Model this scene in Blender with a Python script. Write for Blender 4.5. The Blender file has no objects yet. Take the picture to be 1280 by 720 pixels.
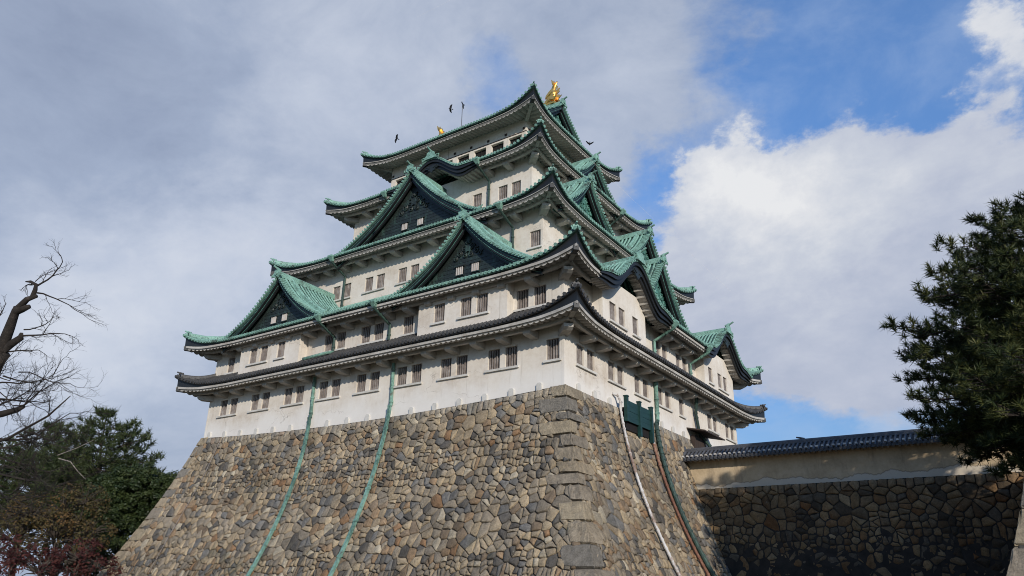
import bpy, math, random
from mathutils import Vector, Matrix
R = random.Random(7)
PI = math.pi
# ------------------------------------------------------------------ camera, world, sun, exposure
scene = bpy.context.scene
col = scene.collection
FPX = 932.1
CAM = Vector((22.566, -38.052, -11.768))
FW = Vector((-0.53056935, 0.75851355, 0.37835613))
RT = Vector((0.82458259, 0.56527058, 0.02308105))
UP = Vector((0.1963663, -0.32423197, 0.92537231))
cd = bpy.data.cameras.new('camera')
cam = bpy.data.objects.new('camera', cd)
col.objects.link(cam)
cam.matrix_world = Matrix(((RT.x, UP.x, -FW.x, CAM.x), (RT.y, UP.y, -FW.y, CAM.y), (RT.z, UP.z, -FW.z, CAM.z), (0, 0, 0, 1)))
cd.sensor_width = 36.0
cd.lens = FPX / 1280 * 36.0
cd.clip_end = 3000
cd.clip_start = 0.1
scene.camera = cam
scene.render.resolution_x = 1280
scene.render.resolution_y = 720
SUN = Vector((0.75, -0.58, 0.33)).normalized()
SUN_EL = math.asin(SUN.z)
SUN_AZ = math.atan2(SUN.x, SUN.y)
sd = bpy.data.lights.new('sun', 'SUN')
sd.energy = 3.6
sd.angle = math.radians(0.53)
sd.color = (1.0, 0.915, 0.80)
so = bpy.data.objects.new('sun', sd)
so.rotation_euler = SUN.to_track_quat('Z', 'Y').to_euler()
so.location = (60, -60, 60)
col.objects.link(so)
scene.view_settings.view_transform = 'Standard'
scene.view_settings.look = 'None'
scene.view_settings.exposure = 0.16
scene.view_settings.gamma = 1
SKY_STRENGTH = 0.085
scene.render.engine = 'CYCLES'
scene.cycles.filter_width = 1.0


def at(px, py, dist):
    """a point dist metres ahead of the camera along the photo's pixel (1280 x 720)"""
    return CAM + (FW + RT * ((px - 640) / FPX) + UP * ((360 - py) / FPX)) * dist


def pix_dir(px, py):
    return (at(px, py, 1) - CAM).normalized()


# ------------------------------------------------------------------ node helpers
class NT:
    def __init__(self, tree):
        self.t = tree

    def n(self, typ, **kw):
        nd = self.t.nodes.new(typ)
        for k, v in kw.items():
            if k.startswith('i_'):
                key = k[2:]
                key = int(key) if key.isdigit() else key.replace('_', ' ')
                self.set(nd.inputs[key], v)
            else:
                setattr(nd, k, v)
        return nd

    def set(self, sock, v):
        if isinstance(v, bpy.types.NodeSocket):
            self.t.links.new(v, sock)
        else:
            sock.default_value = v

    def math(self, op, a, b=0.0, c=0.0, clamp=False):
        nd = self.t.nodes.new('ShaderNodeMath')
        nd.operation = op
        nd.use_clamp = clamp
        for s, v in zip(nd.inputs, (a, b, c)):
            self.set(s, v)
        return nd.outputs[0]

    def vmath(self, op, a, b=(0, 0, 0)):
        nd = self.t.nodes.new('ShaderNodeVectorMath')
        nd.operation = op
        self.set(nd.inputs[0], a)
        self.set(nd.inputs[1], b)
        return nd.outputs['Value'] if op == 'DOT_PRODUCT' else nd.outputs[0]

    def noise(self, vec, scale, detail=4, rough=0.55, dist=0.0):
        nd = self.n('ShaderNodeTexNoise', i_Scale=scale, i_Detail=detail, i_Roughness=rough, i_Distortion=dist)
        self.set(nd.inputs['Vector'], vec)
        return nd.outputs[0]

    def ramp(self, fac, stops):
        nd = self.t.nodes.new('ShaderNodeValToRGB')
        cr = nd.color_ramp
        while len(cr.elements) < len(stops):
            cr.elements.new(0.5)
        for e, (p, c_) in zip(cr.elements, stops):
            e.position = p
            e.color = (*c_, 1) if len(c_) == 3 else c_
        self.set(nd.inputs[0], fac)
        return nd.outputs[0]

    def mix(self, fac, a, b, blend='MIX'):
        nd = self.t.nodes.new('ShaderNodeMix')
        nd.data_type = 'RGBA'
        nd.blend_type = blend
        self.set(nd.inputs[0], fac)
        for s, v in ((nd.inputs[6], a), (nd.inputs[7], b)):
            self.set(s, v if isinstance(v, bpy.types.NodeSocket) else (*v, 1) if len(v) == 3 else v)
        return nd.outputs[2]

    def mapr(self, v, a, b, c=0.0, d=1.0, smooth=True):
        nd = self.t.nodes.new('ShaderNodeMapRange')
        nd.interpolation_type = 'SMOOTHSTEP' if smooth else 'LINEAR'
        for s, x in zip(nd.inputs, (v, a, b, c, d)):
            self.set(s, x)
        return nd.outputs[0]


# ------------------------------------------------------------------ sky
world = bpy.data.worlds.new('World')
scene.world = world
world.use_nodes = True
world.node_tree.nodes.clear()
W_ = NT(world.node_tree)
sky = W_.n('ShaderNodeTexSky', sky_type='NISHITA', sun_disc=False, sun_elevation=SUN_EL, sun_rotation=SUN_AZ)
sky.altitude = 50
sky.air_density = 1.0
sky.dust_density = 0.6
sky.ozone_density = 2.0
tc = W_.n('ShaderNodeTexCoord')
DIR = tc.outputs['Generated']
sep = W_.n('ShaderNodeSeparateXYZ')
W_.set(sep.inputs[0], DIR)
den = W_.math('ADD', W_.math('MAXIMUM', sep.outputs[2], 0.0), 0.42)
PL = W_.vmath('MULTIPLY', DIR, (1, 1, 1.6))
warp = W_.n('ShaderNodeTexNoise', i_Scale=2.3, i_Detail=3.0)
W_.set(warp.inputs['Vector'], PL)
PLW = W_.vmath('ADD', PL, W_.vmath('MULTIPLY', W_.vmath('SUBTRACT', warp.outputs['Color'], (.5, .5, .5)), (.25, .25, .2)))
n_big = W_.noise(PLW, 3.0, 8, 0.60)
n_mid = W_.noise(PLW, 8.0, 9, 0.62)
n_fine = W_.noise(PLW, 20.0, 8, 0.62)
w2 = W_.n('ShaderNodeTexNoise', i_Scale=7.0, i_Detail=8.0, i_Roughness=0.62)
W_.set(w2.inputs['Vector'], PL)
w3 = W_.n('ShaderNodeTexNoise', i_Scale=26.0, i_Detail=6.0, i_Roughness=0.6)
W_.set(w3.inputs['Vector'], PL)
DIRW = W_.vmath('ADD', DIR, W_.vmath('MULTIPLY', W_.vmath('SUBTRACT', w2.outputs['Color'], (.5, .5, .5)), (.20, .20, .20)))
DIRW = W_.vmath('ADD', DIRW, W_.vmath('MULTIPLY', W_.vmath('SUBTRACT', w3.outputs['Color'], (.5, .5, .5)), (.05, .05, .05)))
DIRW = W_.vmath('NORMALIZE', DIRW)


def blob(px, py, rad_px, amp):
    """a soft patch of cloud round one direction of the sky"""
    d = pix_dir(px, py)
    dt = W_.vmath('DOT_PRODUCT', DIRW, tuple(d))
    e = W_.math('EXPONENT', W_.math('MULTIPLY', W_.math('SUBTRACT', dt, 1.0), 2.0 / (rad_px / FPX) ** 2))
    return W_.math('MULTIPLY', e, amp)


def total(lst, base):
    s = base
    for b in lst:
        s = W_.math('ADD', s, b)
    return s


def cen(n, k):
    return W_.math('MULTIPLY', W_.math('SUBTRACT', n, .5), k)


# high grey veil over the left and the top
covA = total([blob(120, 120, 420, .75), blob(380, 60, 260, .45), blob(200, 380, 330, .55), blob(420, 330, 220, .35), blob(760, 50, 190, .50), blob(900, 40, 160, .22), blob(700, 190, 130, .25), blob(30, 560, 200, .25),
              blob(1090, 480, 80, .16), blob(1010, 490, 50, .06), blob(1100, 550, 90, .30), blob(605, 110, 80, -.72), blob(885, 430, 90, .42), blob(1000, 425, 90, .22), blob(985, 525, 80, -.45), blob(1060, 100, 150, -.75), blob(1180, 110, 80, -.5), blob(800, 235, 60, -.45)], 0.0)
MA = W_.math('MULTIPLY', W_.mapr(W_.math('ADD', covA, W_.math('ADD', cen(n_big, .65), cen(n_mid, .40))), 0.0, 0.62), .93)
brA = total([blob(330, 300, 110, .34), blob(250, 340, 130, .26), blob(80, 340, 130, .22), blob(60, 420, 110, .25), blob(460, 60, 170, .22), blob(80, 50, 170, .10), blob(1100, 545, 110, .50),
             blob(130, 215, 170, -.22), blob(330, 190, 150, -.14), blob(420, 160, 90, .08), blob(780, 60, 150, .10)], .30)
brA = W_.math('ADD', brA, W_.math('ADD', cen(n_mid, .42), W_.math('ADD', cen(n_big, .75), cen(n_fine, .18))))
colA = W_.ramp(brA, [(0.0, (.24, .285, .39)), (.30, (.33, .385, .50)), (.60, (.485, .53, .625)), (1.0, (.68, .70, .745))])
# bright cumulus bank on the right
covB = total([blob(900, 232, 58, .62), blob(985, 275, 105, .75), blob(1085, 255, 75, .52), blob(1160, 240, 65, .45), blob(1060, 360, 130, .70), blob(1190, 345, 140, .62), blob(930, 335, 105, .62),
              blob(890, 405, 80, .45), blob(1253, 30, 42, .66), blob(1225, 125, 26, .40), blob(1270, 240, 70, .45), blob(1185, 430, 100, .28), blob(985, 405, 80, .30)], 0.0)
MB_ = W_.mapr(W_.math('ADD', covB, W_.math('ADD', cen(n_mid, .34), cen(n_fine, .26))), .28, .64)
brB = total([blob(960, 255, 105, .46), blob(890, 230, 65, .30), blob(1060, 260, 80, .22), blob(1175, 240, 70, .30), blob(1010, 330, 100, .16), blob(1245, 45, 70, .40), blob(1190, 400, 170, -.20), blob(930, 420, 120, -.16), blob(1100, 310, 70, -.08), blob(1150, 320, 90, -.10)], .34)
brB = W_.math('ADD', brB, W_.math('ADD', cen(n_mid, .90), W_.math('ADD', cen(n_big, .35), cen(n_fine, .45))))
colB = W_.ramp(brB, [(0.0, (.36, .41, .53)), (.30, (.44, .48, .585)), (.60, (.53, .565, .64)), (.90, (.665, .68, .715)), (1.0, (.72, .73, .75))])
low = W_.mapr(sep.outputs[2], .0, .62, .50, 1.12)
skyc = W_.vmath('MULTIPLY', sky.outputs[0], (SKY_STRENGTH * 1.02, SKY_STRENGTH * 1.56, SKY_STRENGTH * 2.15))
sc_ = W_.n('ShaderNodeVectorMath', operation='SCALE')
W_.set(sc_.inputs[0], skyc)
W_.set(sc_.inputs['Scale'], low)
pale = W_.mix(W_.mapr(sep.outputs[2], .02, .24, .75, 0.0), sc_.outputs[0], (.42, .50, .62))
thin = W_.mix(W_.math('ADD', .08, W_.mapr(n_mid, .35, .75, 0, .30)), pale, (.40, .50, .68))
fin = W_.mix(MB_, W_.mix(MA, thin, colA), colB)
bg = W_.n('ShaderNodeBackground', i_Strength=1.0)
W_.set(bg.inputs[0], fin)
wo = W_.n('ShaderNodeOutputWorld')
W_.t.links.new(bg.outputs[0], wo.inputs[0])


# ------------------------------------------------------------------ materials
def new_mat(name):
    m = bpy.data.materials.new(name)
    m.use_nodes = True
    m.node_tree.nodes.clear()
    t = NT(m.node_tree)
    out = t.n('ShaderNodeOutputMaterial')
    b = t.n('ShaderNodeBsdfPrincipled')
    t.t.links.new(b.outputs[0], out.inputs[0])
    tcn = t.n('ShaderNodeTexCoord')
    return m, t, b, tcn.outputs['Object']


def bump(t, b, h, strength, dist):
    nd = t.n('ShaderNodeBump', i_Strength=strength, i_Distance=dist)
    t.set(nd.inputs['Height'], h)
    t.t.links.new(nd.outputs[0], b.inputs['Normal'])


def noisy(name, stops, scale=1.0, detail=6, rough=.7, stretch=(1, 1, 1), bmp=0.0, bscale=12, metal=0.0, fine=0.25, spec=.35):
    m, t, b, o = new_mat(name)
    v = t.vmath('MULTIPLY', o, stretch)
    n = t.noise(v, scale, detail, .62)
    n2 = t.noise(o, scale * 9, 4, .6)
    f = t.math('ADD', t.math('MULTIPLY', n, 1 - fine), t.math('MULTIPLY', n2, fine))
    f = t.mapr(f, .28, .72, smooth=False)
    t.set(b.inputs['Base Color'], t.ramp(f, stops))
    b.inputs['Roughness'].default_value = rough
    b.inputs['Metallic'].default_value = metal
    b.inputs['Specular IOR Level'].default_value = spec
    if bmp:
        bump(t, b, t.noise(o, bscale, 5, .6), bmp, .03)
    return m


def plaster_mat(name, clean, mid, dirty, amount):
    m, t, b, o = new_mat(name)
    big = t.noise(t.vmath('MULTIPLY', o, (1, 1, 1.4)), .30, 7, .68)
    streak = t.noise(t.vmath('MULTIPLY', o, (1.5, 1.5, .22)), 1.0, 6, .65)
    fine_ = t.noise(o, 4.0, 9, .75)
    f = t.math('ADD', t.math('ADD', t.math('MULTIPLY', big, .58), t.math('MULTIPLY', streak, .16)), t.math('MULTIPLY', fine_, .26))
    f = t.mapr(f, .36, .66, smooth=False)
    c_ = t.ramp(f, [(0, clean), (.5, mid), (1, dirty)])
    zz = t.n('ShaderNodeSeparateXYZ')
    t.set(zz.inputs[0], o)
    lv = t.math('ADD', zz.outputs[2], t.math('MULTIPLY', t.math('SUBTRACT', t.noise(t.vmath('MULTIPLY', o, (1, 1, .3)), .45, 5, .65), .5), 3.2))
    c_ = t.mix(t.mapr(lv, .2, 1.6, .60, 0.0), c_, (.70, .68, .65))      # repainted band along the foot
    wet = t.mapr(t.noise(t.vmath('MULTIPLY', o, (3.0, 3.0, .10)), 1.0, 5, .7), .60, .74)
    c_ = t.mix(t.math('MULTIPLY', wet, amount), c_, (.20, .165, .125))
    # hairline cracks
    w = t.n('ShaderNodeTexNoise', i_Scale=1.6, i_Detail=4.0)
    t.set(w.inputs['Vector'], o)
    vv = t.vmath('ADD', t.vmath('MULTIPLY', o, (.6, .6, 1.0)), t.vmath('MULTIPLY', t.vmath('SUBTRACT', w.outputs['Color'], (.5, .5, .5)), (.9, .9, .9)))
    vo = t.n('ShaderNodeTexVoronoi', feature='DISTANCE_TO_EDGE', i_Scale=.33)
    t.set(vo.inputs['Vector'], vv)
    ck = t.mapr(vo.outputs[0], .0, .006, 1.0, 0.0)
    ck = t.math('MULTIPLY', ck, t.mapr(t.noise(o, .35, 2), .50, .60))
    c_ = t.mix(t.math('MULTIPLY', ck, .55), c_, (.20, .17, .15))
    t.set(b.inputs['Base Color'], c_)
    b.inputs['Roughness'].default_value = .92
    b.inputs['Specular IOR Level'].default_value = .15
    bump(t, b, fine_, .35, .02)
    return m


MAT = {}
MAT['plaster'] = plaster_mat('plaster', (.70, .66, .60), (.61, .555, .485), (.46, .39, .315), .55)
MAT['plaster_trim'] = noisy('plaster_trim', [(0, (.34, .32, .29)), (.5, (.52, .50, .46)), (1, (.62, .60, .57))], .8, 6, .9, (1, 1, 1), .2, 8)
MAT['soffit'] = noisy('shade_toned_soffit', [(0, (.20, .186, .162)), (.5, (.31, .29, .26)), (1, (.40, .38, .345))], .6, 6, .9, (1, 1, 1), .2, 8)  # white plaster toned down: under-eave shade put into the colour
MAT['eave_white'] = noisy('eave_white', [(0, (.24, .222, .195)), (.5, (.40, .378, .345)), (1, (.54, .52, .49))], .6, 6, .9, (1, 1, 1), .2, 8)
MAT['eave_grey'] = noisy('eave_grey', [(0, (.09, .09, .085)), (1, (.17, .165, .155))], .7, 5, .85)
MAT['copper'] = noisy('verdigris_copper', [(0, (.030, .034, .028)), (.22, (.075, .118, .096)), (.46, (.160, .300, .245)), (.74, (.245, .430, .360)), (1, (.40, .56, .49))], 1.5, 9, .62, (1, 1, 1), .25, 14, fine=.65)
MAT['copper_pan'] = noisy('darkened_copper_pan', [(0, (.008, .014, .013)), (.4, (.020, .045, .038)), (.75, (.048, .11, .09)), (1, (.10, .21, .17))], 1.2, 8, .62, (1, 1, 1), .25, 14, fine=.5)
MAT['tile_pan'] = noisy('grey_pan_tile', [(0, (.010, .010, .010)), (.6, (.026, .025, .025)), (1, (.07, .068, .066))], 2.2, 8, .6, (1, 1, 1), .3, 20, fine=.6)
MAT['copper_dark'] = noisy('blackened_copper', [(0, (.010, .013, .014)), (.6, (.020, .027, .028)), (.85, (.03, .055, .05)), (1, (.07, .15, .125))], .8, 8, .5, (1, 1, 1), .2, 10, fine=.5)
MAT['copper_panel'] = noisy('greened_copper_panel', [(0, (.009, .011, .011)), (.55, (.018, .025, .024)), (.8, (.032, .058, .050)), (1, (.08, .17, .14))], 1.3, 8, .5, (1, 1, 2.0), .3, 10, fine=.55)
MAT['copper_pale'] = noisy('pale_copper_panel', [(0, (.02, .045, .04)), (.45, (.05, .13, .11)), (.75, (.11, .30, .24)), (1, (.2, .46, .37))], 1.6, 8, .6, (1, 1, 1), .3, 10, fine=.55)
MAT['black'] = noisy('black_copper_board', [(0, (.008, .009, .010)), (1, (.022, .024, .026))], .8, 6, .5)
MAT['tile'] = noisy('grey_clay_tile', [(0, (.018, .018, .019)), (.5, (.050, .049, .049)), (.8, (.10, .098, .095)), (1, (.19, .185, .175))], 2.2, 8, .55, (1, 1, 1), .3, 20, fine=.6)
MAT['tile_blue'] = noisy('blue_grey_tile', [(0, (.03, .032, .037)), (.6, (.075, .078, .088)), (1, (.16, .165, .18))], 2.0, 8, .45, (1, 1, 1), .2, 20, fine=.6)
MAT['pipe'] = noisy('verdigris_pipe', [(0, (.025, .045, .04)), (.35, (.065, .125, .103)), (.65, (.165, .30, .245)), (1, (.29, .45, .38))], .7, 7, .6, (1, 1, .5), .1, 10, fine=.4)
MAT['pipe_dark'] = noisy('dark_green_pipe', [(0, (.012, .018, .017)), (.5, (.026, .050, .043)), (1, (.065, .125, .10))], .7, 7, .6, (1, 1, .5), .1, 10, fine=.4)
MAT['pipe_white'] = noisy('white_painted_pipe_rusting', [(0, (.10, .045, .03)), (.34, (.28, .21, .17)), (.5, (.48, .46, .44)), (1, (.60, .585, .57))], .5, 7, .5, (1, 1, .6), .0, 10, fine=.35)
MAT['pipe_rust'] = noisy('rusty_pipe', [(0, (.07, .03, .02)), (.5, (.17, .075, .045)), (.8, (.28, .17, .12)), (1, (.52, .47, .43))], .6, 7, .7, (1, 1, .6), .0, 10, fine=.35)
MAT['bar'] = noisy('weathered_window_bar', [(0, (.10, .08, .07)), (.5, (.21, .18, .165)), (1, (.38, .35, .33))], 2.0, 5, .85)
MAT['twig'] = noisy('dark_bare_twig', [(0, (.010, .008, .007)), (1, (.035, .028, .024))], 2.0, 4, .95)
MAT['bar_white'] = noisy('pale_window_bar', [(0, (.34, .30, .27)), (1, (.62, .58, .54))], 2.0, 5, .85)
MAT['void'] = noisy('dark_interior', [(0, (.006, .005, .005)), (1, (.014, .011, .010))], 1, 3, .9)
MAT['wood'] = noisy('dark_brown_wood', [(0, (.022, .015, .012)), (1, (.06, .042, .034))], 1.5, 5, .8, (3, 3, .5))
MAT['screen'] = noisy('dark_green_painted_wood', [(0, (.006, .022, .020)), (.6, (.010, .038, .034)), (1, (.022, .062, .055))], 1.4, 6, .5, (.6, .6, 4), .15, 12)
MAT['gold'] = noisy('gold_leaf', [(0, (.50, .24, .05)), (.5, (.85, .50, .13)), (1, (1.0, .70, .25))], 2.5, 5, .30, (1, 1, 1), .25, 9, metal=.85, spec=.5)
MAT['bark'] = noisy('bark', [(0, (.018, .013, .010)), (.5, (.045, .035, .028)), (1, (.11, .09, .075))], 2.5, 8, .95, (1, 1, .35), .9, 9)
MAT['bark_dead'] = noisy('bare_bark', [(0, (.010, .008, .007)), (.6, (.026, .021, .018)), (.85, (.07, .055, .044)), (1, (.17, .13, .10))], 2.2, 8, .95, (2.5, 2.5, .5), 1.0, 9)
MAT['ground'] = noisy('dry_grass_ground', [(0, (.05, .05, .025)), (.5, (.11, .095, .05)), (1, (.17, .145, .09))], .3, 8, .95)
MAT['rod'] = noisy('grey_metal_rod', [(0, (.12, .12, .12)), (1, (.2, .2, .2))], 1, 3, .4, metal=.6)
MAT['bird'] = noisy('black_feathers', [(0, (.008, .008, .009)), (1, (.02, .02, .022))], 4, 3, .6)


def weather(mat, colour, scale, lo, hi, amount, stretch=(1, 1, 1)):
    """patches of another colour over a material's own ramp"""
    t = NT(mat.node_tree)
    b = [x for x in t.t.nodes if x.type == 'BSDF_PRINCIPLED'][0]
    o = [x for x in t.t.nodes if x.type == 'TEX_COORD'][0].outputs['Object']
    src = b.inputs['Base Color'].links[0].from_socket
    f = t.mapr(t.noise(t.vmath('MULTIPLY', o, stretch), scale, 7, .68), lo, hi, 0, amount)
    t.set(b.inputs['Base Color'], t.mix(f, src, colour))


weather(MAT['copper'], (.045, .040, .032), .55, .52, .68, .75)
weather(MAT['copper'], (.40, .56, .50), .8, .58, .72, .45, (1.5, 1.5, .5))
weather(MAT['copper_panel'], (.06, .12, .10), .9, .54, .68, .6, (2.2, 2.2, .5))
weather(MAT['plaster'], (.33, .285, .235), .9, .60, .76, .55, (2.6, 2.6, .14))
weather(MAT['eave_white'], (.20, .175, .145), .7, .54, .70, .6)
weather(MAT['pipe'], (.09, .055, .035), 1.2, .58, .68, .6)


def leaf_mat(name, stops, rough=.6, trans=.25, scale=.6):
    m, t, b, o = new_mat(name)
    n = t.noise(o, scale, 4, .6)
    at_ = t.n('ShaderNodeAttribute', attribute_name='Col')
    sepc = t.n('ShaderNodeSeparateColor')
    t.set(sepc.inputs[0], at_.outputs[0])
    f = t.math('ADD', t.math('MULTIPLY', n, .5), t.math('MULTIPLY', sepc.outputs[0], .5))
    c_ = t.ramp(f, stops)
    t.set(b.inputs['Base Color'], c_)
    b.inputs['Roughness'].default_value = rough
    b.inputs['Specular IOR Level'].default_value = .25
    tr = t.n('ShaderNodeBsdfTranslucent')
    t.set(tr.inputs[0], c_)
    mx = t.n('ShaderNodeMixShader')
    mx.inputs[0].default_value = trans
    t.t.links.new(b.outputs[0], mx.inputs[1])
    t.t.links.new(tr.outputs[0], mx.inputs[2])
    out = [x for x in t.t.nodes if x.type == 'OUTPUT_MATERIAL'][0]
    t.t.links.new(mx.outputs[0], out.inputs[0])
    return m


MAT['needles'] = leaf_mat('pine_needles', [(.2, (.016, .026, .009)), (.5, (.040, .054, .017)), (.70, (.105, .112, .034)), (.9, (.17, .145, .05))], .55, .15, .35)
MAT['needles_far'] = leaf_mat('far_pine_needles', [(.2, (.018, .029, .012)), (.5, (.036, .052, .018)), (.8, (.065, .080, .028))], .6, .15)
MAT['evergreen'] = leaf_mat('evergreen_leaves', [(.2, (.014, .024, .009)), (.5, (.030, .046, .015)), (.8, (.056, .072, .024))], .5, .15, 1.2)
MAT['autumn'] = leaf_mat('autumn_leaves', [(.2, (.045, .045, .018)), (.5, (.085, .066, .025)), (.8, (.14, .080, .030))], .7, .3, .35)
MAT['maple'] = leaf_mat('red_maple_leaves', [(.2, (.035, .012, .012)), (.5, (.075, .022, .020)), (.8, (.11, .040, .030))], .7, .3, .4)


def stone_mat(name, gain=1.0, tint=(1, 1, 1)):
    m, t, b, o = new_mat(name)
    a = t.n('ShaderNodeAttribute', attribute_name='Col')
    n1 = t.noise(o, 3.2, 8, .7)
    n2 = t.noise(o, 13.0, 9, .82)
    n3 = t.noise(o, .25, 4, .6)
    f = t.math('ADD', t.math('MULTIPLY', n1, .65), t.math('MULTIPLY', n2, .95))
    g = t.mapr(f, .50, 1.10, .30, 1.72, smooth=False)
    g = t.math('MULTIPLY', g, t.mapr(n3, .3, .7, .80 * gain, 1.16 * gain))
    c_ = t.vmath('MULTIPLY', a.outputs[0], tint)
    sc = t.n('ShaderNodeVectorMath', operation='SCALE')
    t.set(sc.inputs[0], c_)
    t.set(sc.inputs['Scale'], g)
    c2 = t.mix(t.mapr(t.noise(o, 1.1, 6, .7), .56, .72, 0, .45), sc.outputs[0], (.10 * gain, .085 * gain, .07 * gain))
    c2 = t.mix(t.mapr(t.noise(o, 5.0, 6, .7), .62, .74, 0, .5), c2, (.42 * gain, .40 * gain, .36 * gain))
    t.set(b.inputs['Base Color'], c2)
    b.inputs['Roughness'].default_value = .93
    b.inputs['Specular IOR Level'].default_value = .2
    bump(t, b, t.math('ADD', n1, t.math('MULTIPLY', n2, .9)), 1.0, .07)
    return m


MAT['stone'] = stone_mat('castle_stone')
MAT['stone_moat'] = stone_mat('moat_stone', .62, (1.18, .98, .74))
weather(MAT['stone'], (.075, .075, .045), .35, .55, .70, .35)
MAT['joint'] = noisy('stone_joint', [(0, (.014, .012, .010)), (1, (.045, .037, .029))], 2, 4, .95)


def earth_mat():
    m, t, b, o = new_mat('earthen_plaster')
    n1 = t.noise(o, .5, 7, .65)
    n2 = t.noise(o, 6.0, 7, .7)
    f = t.mapr(t.math('ADD', t.math('MULTIPLY', n1, .7), t.math('MULTIPLY', n2, .3)), .33, .67, smooth=False)
    c_ = t.ramp(f, [(0, (.33, .25, .155)), (.5, (.47, .365, .235)), (1, (.57, .46, .315))])
    c_ = t.mix(t.mapr(t.noise(t.vmath('MULTIPLY', o, (1.6, 1.6, .35)), .55, 6, .7), .50, .68, 0, .55), c_, (.20, .155, .11))
    # pale flaked patch low on the wall, with an uneven edge of its own
    s = t.n('ShaderNodeSeparateXYZ')
    t.set(s.inputs[0], o)
    lvl = t.math('SUBTRACT', s.outputs[2], t.math('MULTIPLY', t.noise(t.vmath('MULTIPLY', o, (1, 1, 0)), .38, 5, .6), 1.7))
    k = t.mapr(lvl, -4.80, -4.74, 1.0, 0.0)
    edge = t.math('MULTIPLY', t.mapr(lvl, -4.82, -4.77, 0, 1), t.mapr(lvl, -4.74, -4.70, 1, 0))
    c_ = t.mix(t.math('MULTIPLY', k, .75), c_, (.54, .49, .41))
    c_ = t.mix(t.math('MULTIPLY', edge, .5), c_, (.12, .10, .08))
    t.set(b.inputs['Base Color'], c_)
    b.inputs['Roughness'].default_value = .95
    bump(t, b, n2, .4, .03)
    return m


MAT['earth'] = earth_mat()


# ------------------------------------------------------------------ mesh builder
def tag(o, label=None, cat=None, group=None, kind=None):
    for k, v in (('label', label), ('category', cat), ('group', group), ('kind', kind)):
        if v:
            o[k] = v
    return o


def empty(name, loc=(0, 0, 0), parent=None):
    o = bpy.data.objects.new(name, None)
    o.location = loc
    o.empty_display_size = .3
    col.objects.link(o)
    if parent:
        o.parent = parent
    return o


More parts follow.
